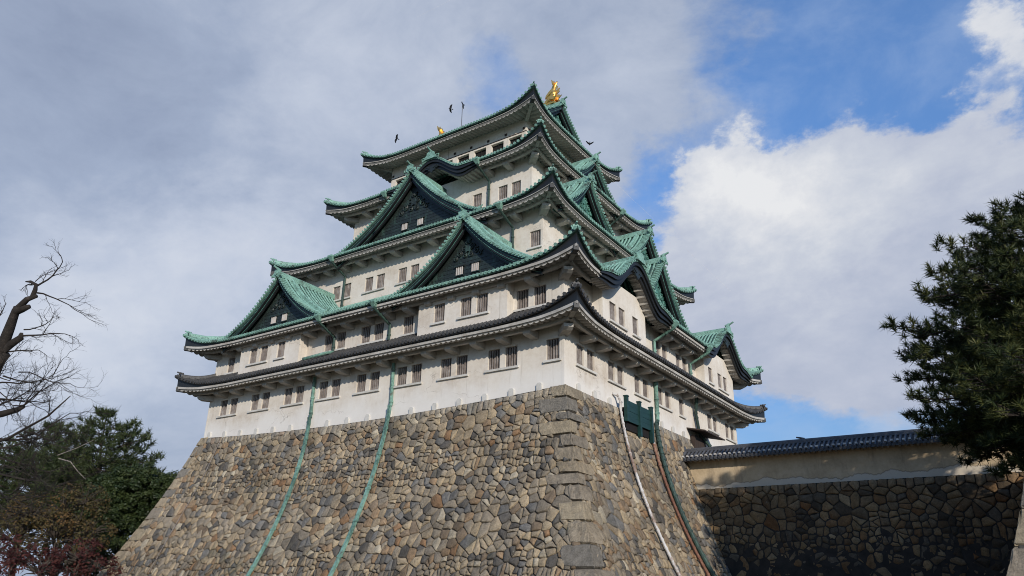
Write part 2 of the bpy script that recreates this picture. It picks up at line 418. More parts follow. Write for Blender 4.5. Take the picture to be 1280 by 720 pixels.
class MB:
    def __init__(s):
        s.v = []
        s.f = []
        s.c = []          # per-vertex colour (only when used)
        s.mi = []         # per-face material slot
        s.cur = 0

    def V(s, p, c_=None):
        s.v.append(tuple(p))
        if c_ is not None:
            while len(s.c) < len(s.v) - 1:
                s.c.append((.2, .2, .2))
            s.c.append(c_)
        return len(s.v) - 1

    def F(s, *ids):
        s.f.append(ids)
        s.mi.append(s.cur)

    def quad(s, a, b, c_, d):
        i = len(s.v)
        s.v += [tuple(a), tuple(b), tuple(c_), tuple(d)]
        s.F(i, i + 1, i + 2, i + 3)

    def poly(s, pts):
        i = len(s.v)
        s.v += [tuple(p) for p in pts]
        s.F(*range(i, i + len(pts)))

    def grid(s, rows):
        """rows: list of equally long point lists"""
        i = len(s.v)
        n = len(rows[0])
        for r_ in rows:
            s.v += [tuple(p) for p in r_]
        for a in range(len(rows) - 1):
            for b in range(n - 1):
                s.F(i + a * n + b, i + a * n + b + 1, i + (a + 1) * n + b + 1, i + (a + 1) * n + b)

    def obox(s, c0, ax, ay, az):
        """box centred at c0 with half axes ax, ay, az"""
        c0, ax, ay, az = Vector(c0), Vector(ax), Vector(ay), Vector(az)
        i = len(s.v)
        for sx in (-1, 1):
            for sy in (-1, 1):
                for sz in (-1, 1):
                    s.v.append(tuple(c0 + ax * sx + ay * sy + az * sz))
        for q in ((0, 1, 3, 2), (4, 6, 7, 5), (0, 4, 5, 1), (2, 3, 7, 6), (0, 2, 6, 4), (1, 5, 7, 3)):
            s.F(*[i + k for k in q])

    def box(s, x0, x1, y0, y1, z0, z1):
        s.obox(((x0 + x1) / 2, (y0 + y1) / 2, (z0 + z1) / 2), ((x1 - x0) / 2, 0, 0), (0, (y1 - y0) / 2, 0), (0, 0, (z1 - z0) / 2))

    def tube(s, pts, rad, n=6, cap=True, up=None):
        pts = [Vector(p) for p in pts]
        if not hasattr(rad, '__len__'):
            rad = [rad] * len(pts)
        i0 = len(s.v)
        prev = None
        for k, p in enumerate(pts):
            t = (pts[min(k + 1, len(pts) - 1)] - pts[max(k - 1, 0)])
            if t.length < 1e-9:
                t = Vector((0, 0, 1))
            t.normalize()
            if prev is None:
                a = Vector(up) if up else (Vector((0, 0, 1)) if abs(t.z) < .9 else Vector((1, 0, 0)))
            else:
                a = prev
            a = a - t * a.dot(t)
            a.normalize()
            prev = a
            b = t.cross(a)
            for j in range(n):
                w = 2 * PI * j / n
                s.v.append(tuple(p + (a * math.cos(w) + b * math.sin(w)) * rad[k]))
        for k in range(len(pts) - 1):
            for j in range(n):
                s.F(i0 + k * n + j, i0 + k * n + (j + 1) % n, i0 + (k + 1) * n + (j + 1) % n, i0 + (k + 1) * n + j)
        if cap:
            s.F(*range(i0, i0 + n))
            e = i0 + (len(pts) - 1) * n
            s.F(*range(e, e + n))

    def sweep(s, pts, prof, side, upv=(0, 0, 1), cap=True):
        """sweep a closed 2-D profile (a: along side vector, b: along up) along pts; side may be a list"""
        i0 = len(s.v)
        n = len(prof)
        for k, p in enumerate(pts):
            p = Vector(p)
            sv = Vector(side[k]) if isinstance(side, list) else Vector(side)
            uv = Vector(upv[k]) if isinstance(upv, list) else Vector(upv)
            for a, b in prof:
                s.v.append(tuple(p + sv * a + uv * b))
        for k in range(len(pts) - 1):
            for j in range(n):
                s.F(i0 + k * n + j, i0 + k * n + (j + 1) % n, i0 + (k + 1) * n + (j + 1) % n, i0 + (k + 1) * n + j)
        if cap:
            s.F(*range(i0, i0 + n))
            e = i0 + (len(pts) - 1) * n
            s.F(*range(e, e + n))

    def build(s, name, mat, parent=None, smooth=False, local=False):
        me = bpy.data.meshes.new(name)
        me.from_pydata(s.v, [], s.f)
        if s.c:
            while len(s.c) < len(s.v):
                s.c.append((.2, .2, .2))
            ca = me.color_attributes.new('Col', 'FLOAT_COLOR', 'POINT')
            flat = []
            for c_ in s.c:
                flat += [c_[0], c_[1], c_[2], 1.0]
            ca.data.foreach_set('color', flat)
        mats = mat if isinstance(mat, list) else [mat]
        for m in mats:
            me.materials.append(m)
        if len(mats) > 1:
            me.polygons.foreach_set('material_index', s.mi)
        if smooth:
            me.polygons.foreach_set('use_smooth', [True] * len(me.polygons))
        me.update()
        o = bpy.data.objects.new(name, me)
        col.objects.link(o)
        if parent:
            o.parent = parent
            if parent.type == 'EMPTY' and not local:
                o.matrix_parent_inverse = Matrix.Translation(-parent.location)
        return o


Z = Vector((0, 0, 1))
L, Wd = 36.04, 31.8
INS = [0.0, 0.0, 4.5, 7.54, 9.7]
ZE = [4.06, 7.74, 15.68, 22.85, 28.75]
LIFT = [1.20, 1.35, 1.30, 1.25, 1.30]
OV = 1.95

# ================================================================== GROUND (outside the frame, carries everything)
MOAT = (-75.0, 21.0, -30.0, 62.0)     # x0, x1, y0, y1 of the dry moat
MZ, GZ = -19.0, -13.4


def build_ground():
    m = MB()
    x0, x1, y0, y1 = MOAT
    xs = [-900, x0 - 3, x0, x1, x1 + 3, 900]
    ys = [-900, y0 - 3, y0, y1, y1 + 3, 900]
    rows = []
    for j, y in enumerate(ys):
        rows.append([(x, y, MZ if (2 <= i <= 3 and 2 <= j <= 3) else GZ) for i, x in enumerate(xs)])
    m.grid(rows)
    g = m.build('ground', MAT['ground'])
    tag(g, 'dry grass ground with the sunken floor of the empty moat around the keep', 'ground', kind='structure')


build_ground()

# ================================================================== STONE MASONRY
PAL = [((.252, .208, .152), 26), ((.200, .168, .128), 18), ((.100, .090, .078), 12), ((.150, .142, .130), 11), ((.295, .232, .155), 18), ((.335, .262, .170), 11),
       ((.250, .172, .105), 8), ((.230, .138, .076), 2), ((.375, .320, .235), 5), ((.185, .138, .094), 10)]
PALW = [w for _, w in PAL]


def stone_colour(rr, light=0.0):
    c_ = rr.choices(PAL, PALW)[0][0]
    k = rr.uniform(.86, 1.16)
    g = (.31, .285, .245)
    return tuple((a * (1 - light) + b * light) * k for a, b in zip(c_, g))


def clip_cell(p, nb, bound):
    poly = [(p[0] - bound, p[1] - bound), (p[0] + bound, p[1] - bound), (p[0] + bound, p[1] + bound), (p[0] - bound, p[1] + bound)]
    for q in nb:
        nx, ny = q[0] - p[0], q[1] - p[1]
        cc = (q[0] ** 2 + q[1] ** 2 - p[0] ** 2 - p[1] ** 2) / 2
        out = []
        k = len(poly)
        ds = [x * nx + y * ny - cc for x, y in poly]
        if max(ds) <= 0:
            continue
        for i in range(k):
            a, b = poly[i], poly[(i + 1) % k]
            da, db = ds[i], ds[(i + 1) % k]
            if da <= 0:
                out.append(a)
            if (da < 0 < db) or (db < 0 < da):
                t = da / (da - db)
                out.append((a[0] + (b[0] - a[0]) * t, a[1] + (b[1] - a[1]) * t))
        poly = out
        if len(poly) < 3:
            return []
    return poly


def masonry(m, u0, u1, h0, h1, surf, size=(.80, .56), seed=1, top_row=True, clampf=None, keep=None, relief=(.02, .060), shift=0.0):
    """irregular fitted stones over the (u, h) domain; surf(u, h, out) -> 3-D point"""
    rr = random.Random(seed)
    sw, sh = size
    sites = []
    h = h0 - sh * .5
    row = 0
    while h < h1 + sh:
        first = top_row and row == 1
        if row == 0 and top_row:
            u = u0 - sw
            while u < u1 + sw:                      # mirrored row above the coping keeps its top edge level
                sites.append((u, h0 - .24, True))
                u += sw * .62
            h = h0 + .24
            row = 1
            continue
        u = u0 - sw * rr.random()
        k = 1.0 + .30 * math.sin(h * .9 + 1.0) + .20 * rr.uniform(-1, 1)
        while u < u1 + sw:
            if first:
                sites.append((u, h, True))
                u += sw * rr.uniform(.6, 1.05)
                continue
            roll = rr.random()
            if roll < .10:
                u += sw * .55 * k                  # leave a hole: the neighbours grow
            elif roll < .24:
                sites.append((u + rr.uniform(-.1, .1), h - sh * .27, False))
                sites.append((u + rr.uniform(-.1, .1), h + sh * .25, False))
            else:
                wob = .16 * math.sin(u * .35 + row * .7)
                sites.append((u + rr.uniform(-.16, .16) * sw, h + wob + rr.uniform(-.17, .17) * sh, False))
            u += sw * rr.uniform(.62, 1.28) * k
        h += sh * (1.0 if not first else .95)
        row += 1
    cell = sw * 1.75
    gridm = {}
    for i, p in enumerate(sites):
        gridm.setdefault((int(p[0] // cell), int(p[1] // cell)), []).append(i)
    for i, p in enumerate(sites):
        if not (u0 <= p[0] <= u1 and h0 <= p[1] <= h1):
            continue
        if keep and not keep(p[0], p[1]):
            continue
        gx, gy = int(p[0] // cell), int(p[1] // cell)
        nb = []
        for a in (-1, 0, 1):
            for b in (-1, 0, 1):
                nb += [sites[j] for j in gridm.get((gx + a, gy + b), []) if j != i]
        nb.sort(key=lambda q: (q[0] - p[0]) ** 2 + (q[1] - p[1]) ** 2)
        poly = clip_cell(p, nb[:26], sw * 1.5)
        if len(poly) < 3:
            continue
        if clampf:
            poly = [clampf(*q) for q in poly]
        cx = sum(q[0] for q in poly) / len(poly)
        cy = sum(q[1] for q in poly) / len(poly)
        # drop tiny edges, then cut the corners
        pts = []
        k = len(poly)
        for j in range(k):
            a, b, c_ = poly[j - 1], poly[j], poly[(j + 1) % k]
            cut = rr.uniform(.05, .17)
            pts.append((b[0] + (a[0] - b[0]) * cut, b[1] + (a[1] - b[1]) * cut))
            pts.append((b[0] + (c_[0] - b[0]) * cut, b[1] + (c_[1] - b[1]) * cut))
        jit_ = []
        for j in range(len(pts)):                   # uneven edges
            a, b = pts[j], pts[(j + 1) % len(pts)]
            jit_.append(a)
            ln = math.hypot(b[0] - a[0], b[1] - a[1])
            if ln > .16:
                k_ = rr.uniform(-.055, .045) * ln
                f_ = rr.uniform(.35, .65)
                jit_.append((a[0] + (b[0] - a[0]) * f_ + (b[1] - a[1]) / ln * k_, a[1] + (b[1] - a[1]) * f_ - (b[0] - a[0]) / ln * k_))
        pts = jit_
        n = len(pts)
        re = rr.uniform(*relief)
        tx, ty = rr.uniform(-.06, .06), rr.uniform(-.07, .07)
        colr = stone_colour(rr, .45 if p[2] else 0.0)
        gap = rr.uniform(.006, .022)
        rings = []
        for (sc_, gp, dep, jit) in ((1.0, gap, -.08, 0), (1.0, gap + .025, re * .55, .008), (.86, gap, re, .012)):
            ids = []
            for q in pts:
                dx, dy = q[0] - cx, q[1] - cy
                ln = math.hypot(dx, dy) + 1e-6
                f = max(.2, sc_ - gp / ln)
                uu, hh = cx + dx * f, cy + dy * f
                o_ = dep + (tx * dx + ty * dy) * (1 if dep > 0 else 0) + rr.uniform(-jit, jit)
                v = rr.uniform(.92, 1.08)
                ids.append(m.V(surf(uu, hh, o_), tuple(x * v for x in colr)))
            rings.append(ids)
        ce = m.V(surf(cx, cy, re * 1.05 + rr.uniform(-.012, .02)), colr)
        for a, b in ((0, 1), (1, 2)):
            for j in range(n):
                m.F(rings[a][j], rings[a][(j + 1) % n], rings[b][(j + 1) % n], rings[b][j])
        for j in range(n):
            m.F(rings[2][j], rings[2][(j + 1) % n], ce)


def bat(h):                                         # how far the curved stone face stands out at depth h
    h = max(h, 0.0)
    return .16 + .265 * h + .0095 * h * h


def sag(t):                                         # settled top line of the base
    t = min(1, max(0, t))
    return .52 * math.sin(PI * t) ** .8


def surf_front(u, h, o):                            # u = x, faces -Y
    zt = -sag(-u / L) * max(0, 1 - h / 9)
    return (u, -bat(h) - o * .95, zt - h + o * .3)


def surf_right(u, h, o):                            # u = y, faces +X
    return (bat(h) + o * .95, u, -h + o * .3)


def quoin_plan(hmax, seed, long=(1.3, 2.3), short=(.7, 1.25), course=(.52, 1.0)):
    rr = random.Random(seed)
    out, h, k = [], 0.0, 0
    while h < hmax:
        ch = rr.uniform(*course) * (1 + .02 * h)
        la, lb = (rr.uniform(*long), rr.uniform(*short)) if k % 2 else (rr.uniform(*short), rr.uniform(*long))
        out.append((h, h + ch, la, lb))
        h += ch
        k += 1
    return out


def qlen(plan, h, face):
    for a, b, la, lb in plan:
        if a <= h < b:
            return (la, lb)[face]
    return plan[-1][2 + face] if h > 0 else plan[0][2 + face]


QN, QL = quoin_plan(13.4, 5), quoin_plan(13.4, 9)
CB = (-18.0, 15.9, MZ)
castle = empty('castle_keep', CB)
tag(castle, 'five storey white castle keep with green copper roofs on a high curved stone base', 'castle keep')

HB = 19.0
m = MB()
m.cur = 1
hs = [HB * i / 24 for i in range(25)]
rows = []
for h in hs:                                        # dark joint surface behind the stones
    b = bat(h) - .07
    ring = []
    n = 24
    for i in range(n):
        x = -L - b + (L + 2 * b) * i / n
        ring.append((x, -b, -h - sag(-x / L) * max(0, 1 - h / 9)))
    for i in range(n):
        ring.append((b, -b + (Wd + 2 * b) * i / n, -h))
    for i in range(n):
        ring.append((b - (L + 2 * b) * i / n, Wd + b, -h))
    for i in range(n + 1):
        ring.append((-L - b, Wd + b - (Wd + 2 * b) * i / n, -h))
    rows.append(ring)
m.grid(rows)
m.poly([(-L - .08, -.08, -.62), (.08, -.08, -.62), (.08, Wd + .08, -.62), (-L - .08, Wd + .08, -.62)])
m.cur = 0
masonry(m, -L - 6, 6, 0.02, 13.6, surf_front, (.585, .425), 11,
        clampf=lambda u, h: (max(-L - bat(h) + .06, min(bat(h) - .06, u)), max(.0, h)), keep=lambda u, h: -L - bat(h) + qlen(QL, h, 0) - 1.0 < u < bat(h) - qlen(QN, h, 0) + 1.0 and -L - bat(h) + .3 < u < bat(h) - .3)
masonry(m, -6, 32, 0.02, 13.6, surf_right, (.585, .425), 23,
        clampf=lambda u, h: (max(-bat(h) + .06, u), max(.0, h)), keep=lambda u, h: u > -bat(h) + max(.3, qlen(QN, h, 1) - 1.0) and not (19.4 < u < 22.6 and h < 2.2))
base = m.build('stone_base', [MAT['stone'], MAT['joint']], castle, smooth=True)


def quoins(m, along_a, along_b, plan, seed, out=.070):
    """interlocking corner blocks; along_x(u, h, o) are the two faces (u = distance from the edge)"""
    rr = random.Random(seed)
    for (h, h2, la, lb) in plan:
        c_ = rr.choice([(.27, .222, .160), (.24, .200, .150), (.215, .182, .140), (.30, .245, .168), (.25, .208, .150), (.17, .152, .126), (.28, .225, .155)])
        s1, s2 = rr.uniform(-.06, .06), rr.uniform(-.06, .06)
        g = .016
        for face, ln, sl in ((along_a, la, s1), (along_b, lb, s2)):
            rr2 = random.Random(rr.random())
            nu, nv = 8, 6
            t0, t1 = rr2.uniform(.03, .32), rr2.uniform(.03, .32)      # rounded-off far end
            us = [0, .07] + [ln * q / 6 for q in range(1, 6)] + [ln - .04, ln]
            vs = [0, .07, .3, .6, .93, 1]
            ids = []
            for iv in range(nv):
                v = vs[iv]
                row_ = []
                for iu in range(nu + 1):
                    f = us[iu] / ln
                    ends = (t0 if v < .5 else t1) * abs(2 * v - 1) ** 2.5
                    uu = us[iu] * (1 - ends * .5 * f)
                    o_ = out + rr2.uniform(-.022, .028) - (.02 if iu == 0 else 0)
                    if iv in (0, nv - 1) or iu == nu:
                        o_ = -.055 if iu else out - .045
                    hh = h + g + (h2 - h - 2 * g) * v + sl * f * (1 if v > .5 else -.3) + .035 * rr2.uniform(-1, 1) * f
                    k_ = rr2.uniform(.93, 1.07)
                    row_.append(m.V(face(uu, hh, o_), tuple(x * k_ for x in c_)))
                ids.append(row_)
            for a in range(nv - 1):
                for b in range(nu):
                    m.F(ids[a][b], ids[a][b + 1], ids[a + 1][b + 1], ids[a + 1][b])


m = MB()                                            # near corner: the edge runs at x = b, y = -b
quoins(m, lambda u, h, o: (bat(h) + o - u, -bat(h) - o, -h), lambda u, h, o: (bat(h) + o, -bat(h) - o + u, -h), QN, 5)
m.build('corner_stone', MAT['stone'], base)
m = MB()                                            # left corner: x = -L - b, y = -b
quoins(m, lambda u, h, o: (-L - bat(h) - o + u, -bat(h) - o, -h), lambda u, h, o: (-L - bat(h) - o, -bat(h) - o + u, -h), QL, 9)
m.build('corner_stone', MAT['stone'], base)

# ================================================================== PLASTER WALLS WITH RECESSED OPENINGS


def wall_face(m, P0, T, N, width, z0, z1, holes, depth=.26):
    """holes: (u0, u1, za, zb) in the wall's own coordinates"""
    P0, T, N = Vector(P0), Vector(T), Vector(N)
    us = sorted({0.0, width} | {h[0] for h in holes} | {h[1] for h in holes})
    zs = sorted({z0, z1} | {h[2] for h in holes} | {h[3] for h in holes})

    def P(u, z, n=0.0):
        return Vector((P0.x, P0.y, 0)) + T * u + N * n + Z * z
    for a in range(len(us) - 1):
        for b in range(len(zs) - 1):
            cu, cz = (us[a] + us[a + 1]) / 2, (zs[b] + zs[b + 1]) / 2
            if any(h[0] < cu < h[1] and h[2] < cz < h[3] for h in holes):
                continue
            m.quad(P(us[a], zs[b]), P(us[a + 1], zs[b]), P(us[a + 1], zs[b + 1]), P(us[a], zs[b + 1]))
    for u0, u1, za, zb in holes:
        m.quad(P(u0, za), P(u1, za), P(u1, za, -depth), P(u0, za, -depth))
        m.quad(P(u0, zb), P(u1, zb), P(u1, zb, -depth), P(u0, zb, -depth))
        m.quad(P(u0, za), P(u0, zb), P(u0, zb, -depth), P(u0, za, -depth))
        m.quad(P(u1, za), P(u1, zb), P(u1, zb, -depth), P(u1, za, -depth))


WW, WH, PAIR = .96, 1.38, 1.38


def window(P0, T, N, centres, zc, parent, bars=5, white=False, ww=WW, wh=WH, sill=True):
    """one window (single or a pair over a shared sill): bars + dark backing, sill"""
    P0, T, N = Vector(P0), Vector(T), Vector(N)
    P0 = Vector((P0.x, P0.y, 0))
    m = MB()
    for cu in centres:
        o = P0 + T * cu + Z * zc
        m.cur = 1
        m.quad(o - T * ww / 2 - Z * wh / 2 - N * .255, o + T * ww / 2 - Z * wh / 2 - N * .255, o + T * ww / 2 + Z * wh / 2 - N * .255, o - T * ww / 2 + Z * wh / 2 - N * .255)
        m.cur = 0
        for k in range(bars):
            x = -ww / 2 + ww * (k + .5) / bars
            m.obox(o + T * x - N * .15, T * .045, N * .05, Z * (wh / 2 - .004))
    w = m.build('window', [MAT['bar_white' if white else 'bar'], MAT['void']], parent)
    if sill:
        a, b = min(centres) - ww / 2 - .16, max(centres) + ww / 2 + .16
        s_ = MB()
        o = P0 + T * ((a + b) / 2) + Z * (zc - wh / 2 - .075)
        s_.obox(o + N * .055, T * ((b - a) / 2), N * .085, Z * .07)
        s_.build('sill', MAT['plaster_trim'], w)
    return w


def holes_for(groups, zc):
    return [(c_ - WW / 2, c_ + WW / 2, zc - WH / 2, zc + WH / 2) for g in groups for c_ in g]


def pair(c_):
    return (c_ - PAIR / 2, c_ + PAIR / 2)


XD, YD = Vector((1, 0, 0)), Vector((0, 1, 0))
FN, RN = Vector((0, -1, 0)), Vector((1, 0, 0))


def storey(idx, z0, z1, zc, front_groups, right_groups, name='storey_wall'):
    """front groups in x, right groups in y (world); returns the wall object"""
    i = INS[idx]
    m = MB()
    fg = [tuple(c_ + L - i for c_ in g) for g in front_groups]
    rg = [tuple(c_ - i for c_ in g) for g in right_groups]
    wall_face(m, (-L + i, i, 0), XD, FN, L - 2 * i, z0, z1, holes_for(fg, zc))
    wall_face(m, (-i, i, 0), YD, RN, Wd - 2 * i, z0, z1, holes_for(rg, zc))
    wall_face(m, (-i, Wd - i, 0), -XD, -FN, L - 2 * i, z0, z1, [])
    wall_face(m, (-L + i, Wd - i, 0), -YD, -RN, Wd - 2 * i, z0, z1, [])
    # raised corner strip
    for (sx, sy) in ((-i, i), (-L + i, i)):
        m.box(sx - .16, sx + .012, sy - .012, sy + .16, z0 + .01, z1 - .02)
    w = m.build(name, MAT['plaster'], castle)
    for g in fg:
        window((-L + i, i, 0), XD, FN, g, zc, castle)
    for g in rg:
        window((-i, i, 0), YD, RN, g, zc, castle)
    return w


f1 = [(-.82,)] + [pair(x) for x in (-4.67, -8.74, -12.81, -16.86, -20.95, -25.04, -29.2, -33.4)]
r1 = [pair(y) for y in (2.71, 7.0, 11.08, 15.09)] + [(18.5,)] + [pair(y) for y in (25.4, 29.9)]
w1 = storey(0, -.75, 4.22, 2.40, f1, r1)
f2 = [pair(-2.5), pair(-12.55), pair(-16.9), pair(-20.95), (-34.05,)]
r2 = [pair(2.05), pair(15.0), pair(19.1), (30.7,)]
w2 = storey(1, 4.75, 7.80, 6.22, f2, r2)
f3 = [(-5.17,), pair(-17.95), pair(-21.9), pair(-26.0), pair(-30.0)]
w3 = storey(2, 10.2, 15.72, 13.05, f3, [])
f4 = [pair(-9.85), (-13.3,), pair(-23.5)]
w4 = storey(3, 17.9, 22.97, 20.1, f4, [])

# top storey: a run of low openings between posts
i = INS[4]
m = MB()
fo = []
x = -10.0
xs_ = [-10.9 - 2.02 * k for k in range(8)]
for x in xs_:
    fo.append((x - .72 + L - i, x + .72 + L - i, 26.0, 27.15))
ro = [(c_ - .72 - i, c_ + .72 - i, 26.0, 27.15) for c_ in (11.2, 13.2, 15.2, 17.2, 19.2)]
wall_face(m, (-L + i, i, 0), XD, FN, L - 2 * i, 24.6, 28.86, fo, .3)
wall_face(m, (-i, i, 0), YD, RN, Wd - 2 * i, 24.6, 28.86, ro, .3)
wall_face(m, (-i, Wd - i, 0), -XD, -FN, L - 2 * i, 24.6, 28.86, [])
wall_face(m, (-L + i, Wd - i, 0), -YD, -RN, Wd - 2 * i, 24.6, 28.86, [])
m.box(-i - .16, -i + .012, i - .012, i + .16, 24.6, 28.8)
w5 = m.build('storey_wall', MAT['plaster'], castle)
for (u0, u1, za, zb) in fo:
    b = MB()
    x0, x1 = u0 - L + i, u1 - L + i
    b.quad((x0, i + .29, za), (x1, i + .29, za), (x1, i + .29, zb), (x0, i + .29, zb))
    b.box(x0 + .70, x0 + .76, i + .2, i + .26, za, zb - .004)
    b.build('gallery_window', MAT['void'], castle)
for (u0, u1, za, zb) in ro:
    b = MB()
    y0, y1 = u0 + i, u1 + i
    b.quad((-i - .29, y0, za), (-i - .29, y1, za), (-i - .29, y1, zb), (-i - .29, y0, zb))
    b.box(-i - .26, -i - .2, y0 + .70, y0 + .76, za, zb - .004)
    b.build('gallery_window', MAT['void'], castle)
b = MB()                                            # dark line and square nail covers above the openings
b.box(-L + i - .03, -i + .03, i - .03, i + .02, 27.32, 27.40)
b.box(-i - .02, -i + .032, i + .021, Wd - i, 27.32, 27.40)
for k in range(10):
    x = -9.93 - 2.02 * k
    if x > -L + i:
        b.box(x - .11, x + .11, i - .07, i + .02, 27.58, 27.80)
for k in range(6):
    y = 10.2 + 2.0 * k
    b.box(-i - .02, -i + .07, y - .11, y + .11, 27.58, 27.80)
b.build('nail_cover_band', MAT['wood'], w5)

# projecting bays of the second storey
BP = .80


def bay(front, a, b, z0, z1, groups, zc=6.22):
    m = MB()
    if front:
        P0, T, N = Vector((a, -BP, 0)), XD, FN
        ends = [((a, -BP), (a, 0)), ((b, -BP), (b, 0))]
    else:
        P0, T, N = Vector((BP, a, 0)), YD, RN
        ends = [((BP, a), (0, a)), ((BP, b), (0, b))]
    gg = [tuple(c_ - a for c_ in g) for g in groups]
    wall_face(m, P0, T, N, b - a, z0, z1, holes_for(gg, zc))
    for (p, q) in ends:
        m.quad((*p, z0), (*q, z0), (*q, z1), (*p, z1))
    m.quad(P0 + Z * z0, P0 + T * (b - a) + Z * z0, P0 + T * (b - a) - N * BP + Z * z0, P0 - N * BP + Z * z0)
    w = m.build('bay_wall', MAT['plaster'], castle)
    for g in gg:
        window(P0, T, N, g, zc, castle)
    return w


bay(True, -11.58, -3.85, 4.6, 7.66, [pair(-6.62), (-9.65,)])
bay(True, -31.7, -24.15, 4.6, 7.66, [(-26.44,), pair(-29.3)])
bay(False, 3.73, 10.45, 4.6, 8.6, [pair(5.9), (8.75,)])
bay(False, 22.2, 29.5, 4.6, 8.6, [(23.67,), pair(26.66)])

# ================================================================== ROOFS
SP = .33


class Skirt:
    """hipped roof skirt round one storey"""

    def __init__(s, k, D, H):
        s.k, s.D, s.H = k, D, H
        i = INS[k]
        s.x0, s.x1, s.y0, s.y1 = -L + i - OV, -i + OV, i - OV, Wd - i + OV
        s.sides = {'front': (Vector((s.x0, s.y0, 0)), XD, FN, s.x1 - s.x0),
                   'right': (Vector((s.x1, s.y0, 0)), YD, RN, s.y1 - s.y0),
                   'back': (Vector((s.x1, s.y1, 0)), -XD, -FN, s.x1 - s.x0),
                   'left': (Vector((s.x0, s.y1, 0)), -YD, -RN, s.y1 - s.y0)}
        s.A = 7.0 if k < 3 else 5.5
        s.FL = .48
        s.gaps = {}

    def g(s, a):
        return .55 * max(0.0, 1 - a / s.A) ** 2.2 + .45 * max(0.0, 1 - a / 2.7) ** 1.7

    def prof(s, d):
        x = d / s.D
        return s.H * (.72 * x + .28 * x * x)

    def S(s, side, u, d, dz=0.0, lf=1.0, z=None):
        P0, T, N, ln = s.sides[side]
        a = min(u, ln - u)
        sg = -1 if u < ln / 2 else 1
        f1 = s.g(a) * max(0, 1 - d / min(s.D, 3.0))
        f2 = s.g(d) * max(0, 1 - a / min(s.D, 3.0))
        p = P0 + T * u - N * d + N * (s.FL * f1) + T * (sg * s.FL * f2)
        zz = ZE[s.k] + (s.prof(d) if z is None else z) + dz + LIFT[s.k] * lf * s.g(a) * max(0, 1 - d / min(max(s.D, 2.6), 4.5))
        return p + Z * zz

    def E(s, side, u, d, z, lf=.6):
        """a point of the eave underside at inset d"""
        return s.S(side, u, d, 0, lf, z)

    def ingap(s, side, u, mg=0.0):
        return any(a - mg < u < b + mg for a, b in s.gaps.get(side, []))


def soff(d):
    return -.40 + .22 * max(0, d - .27)


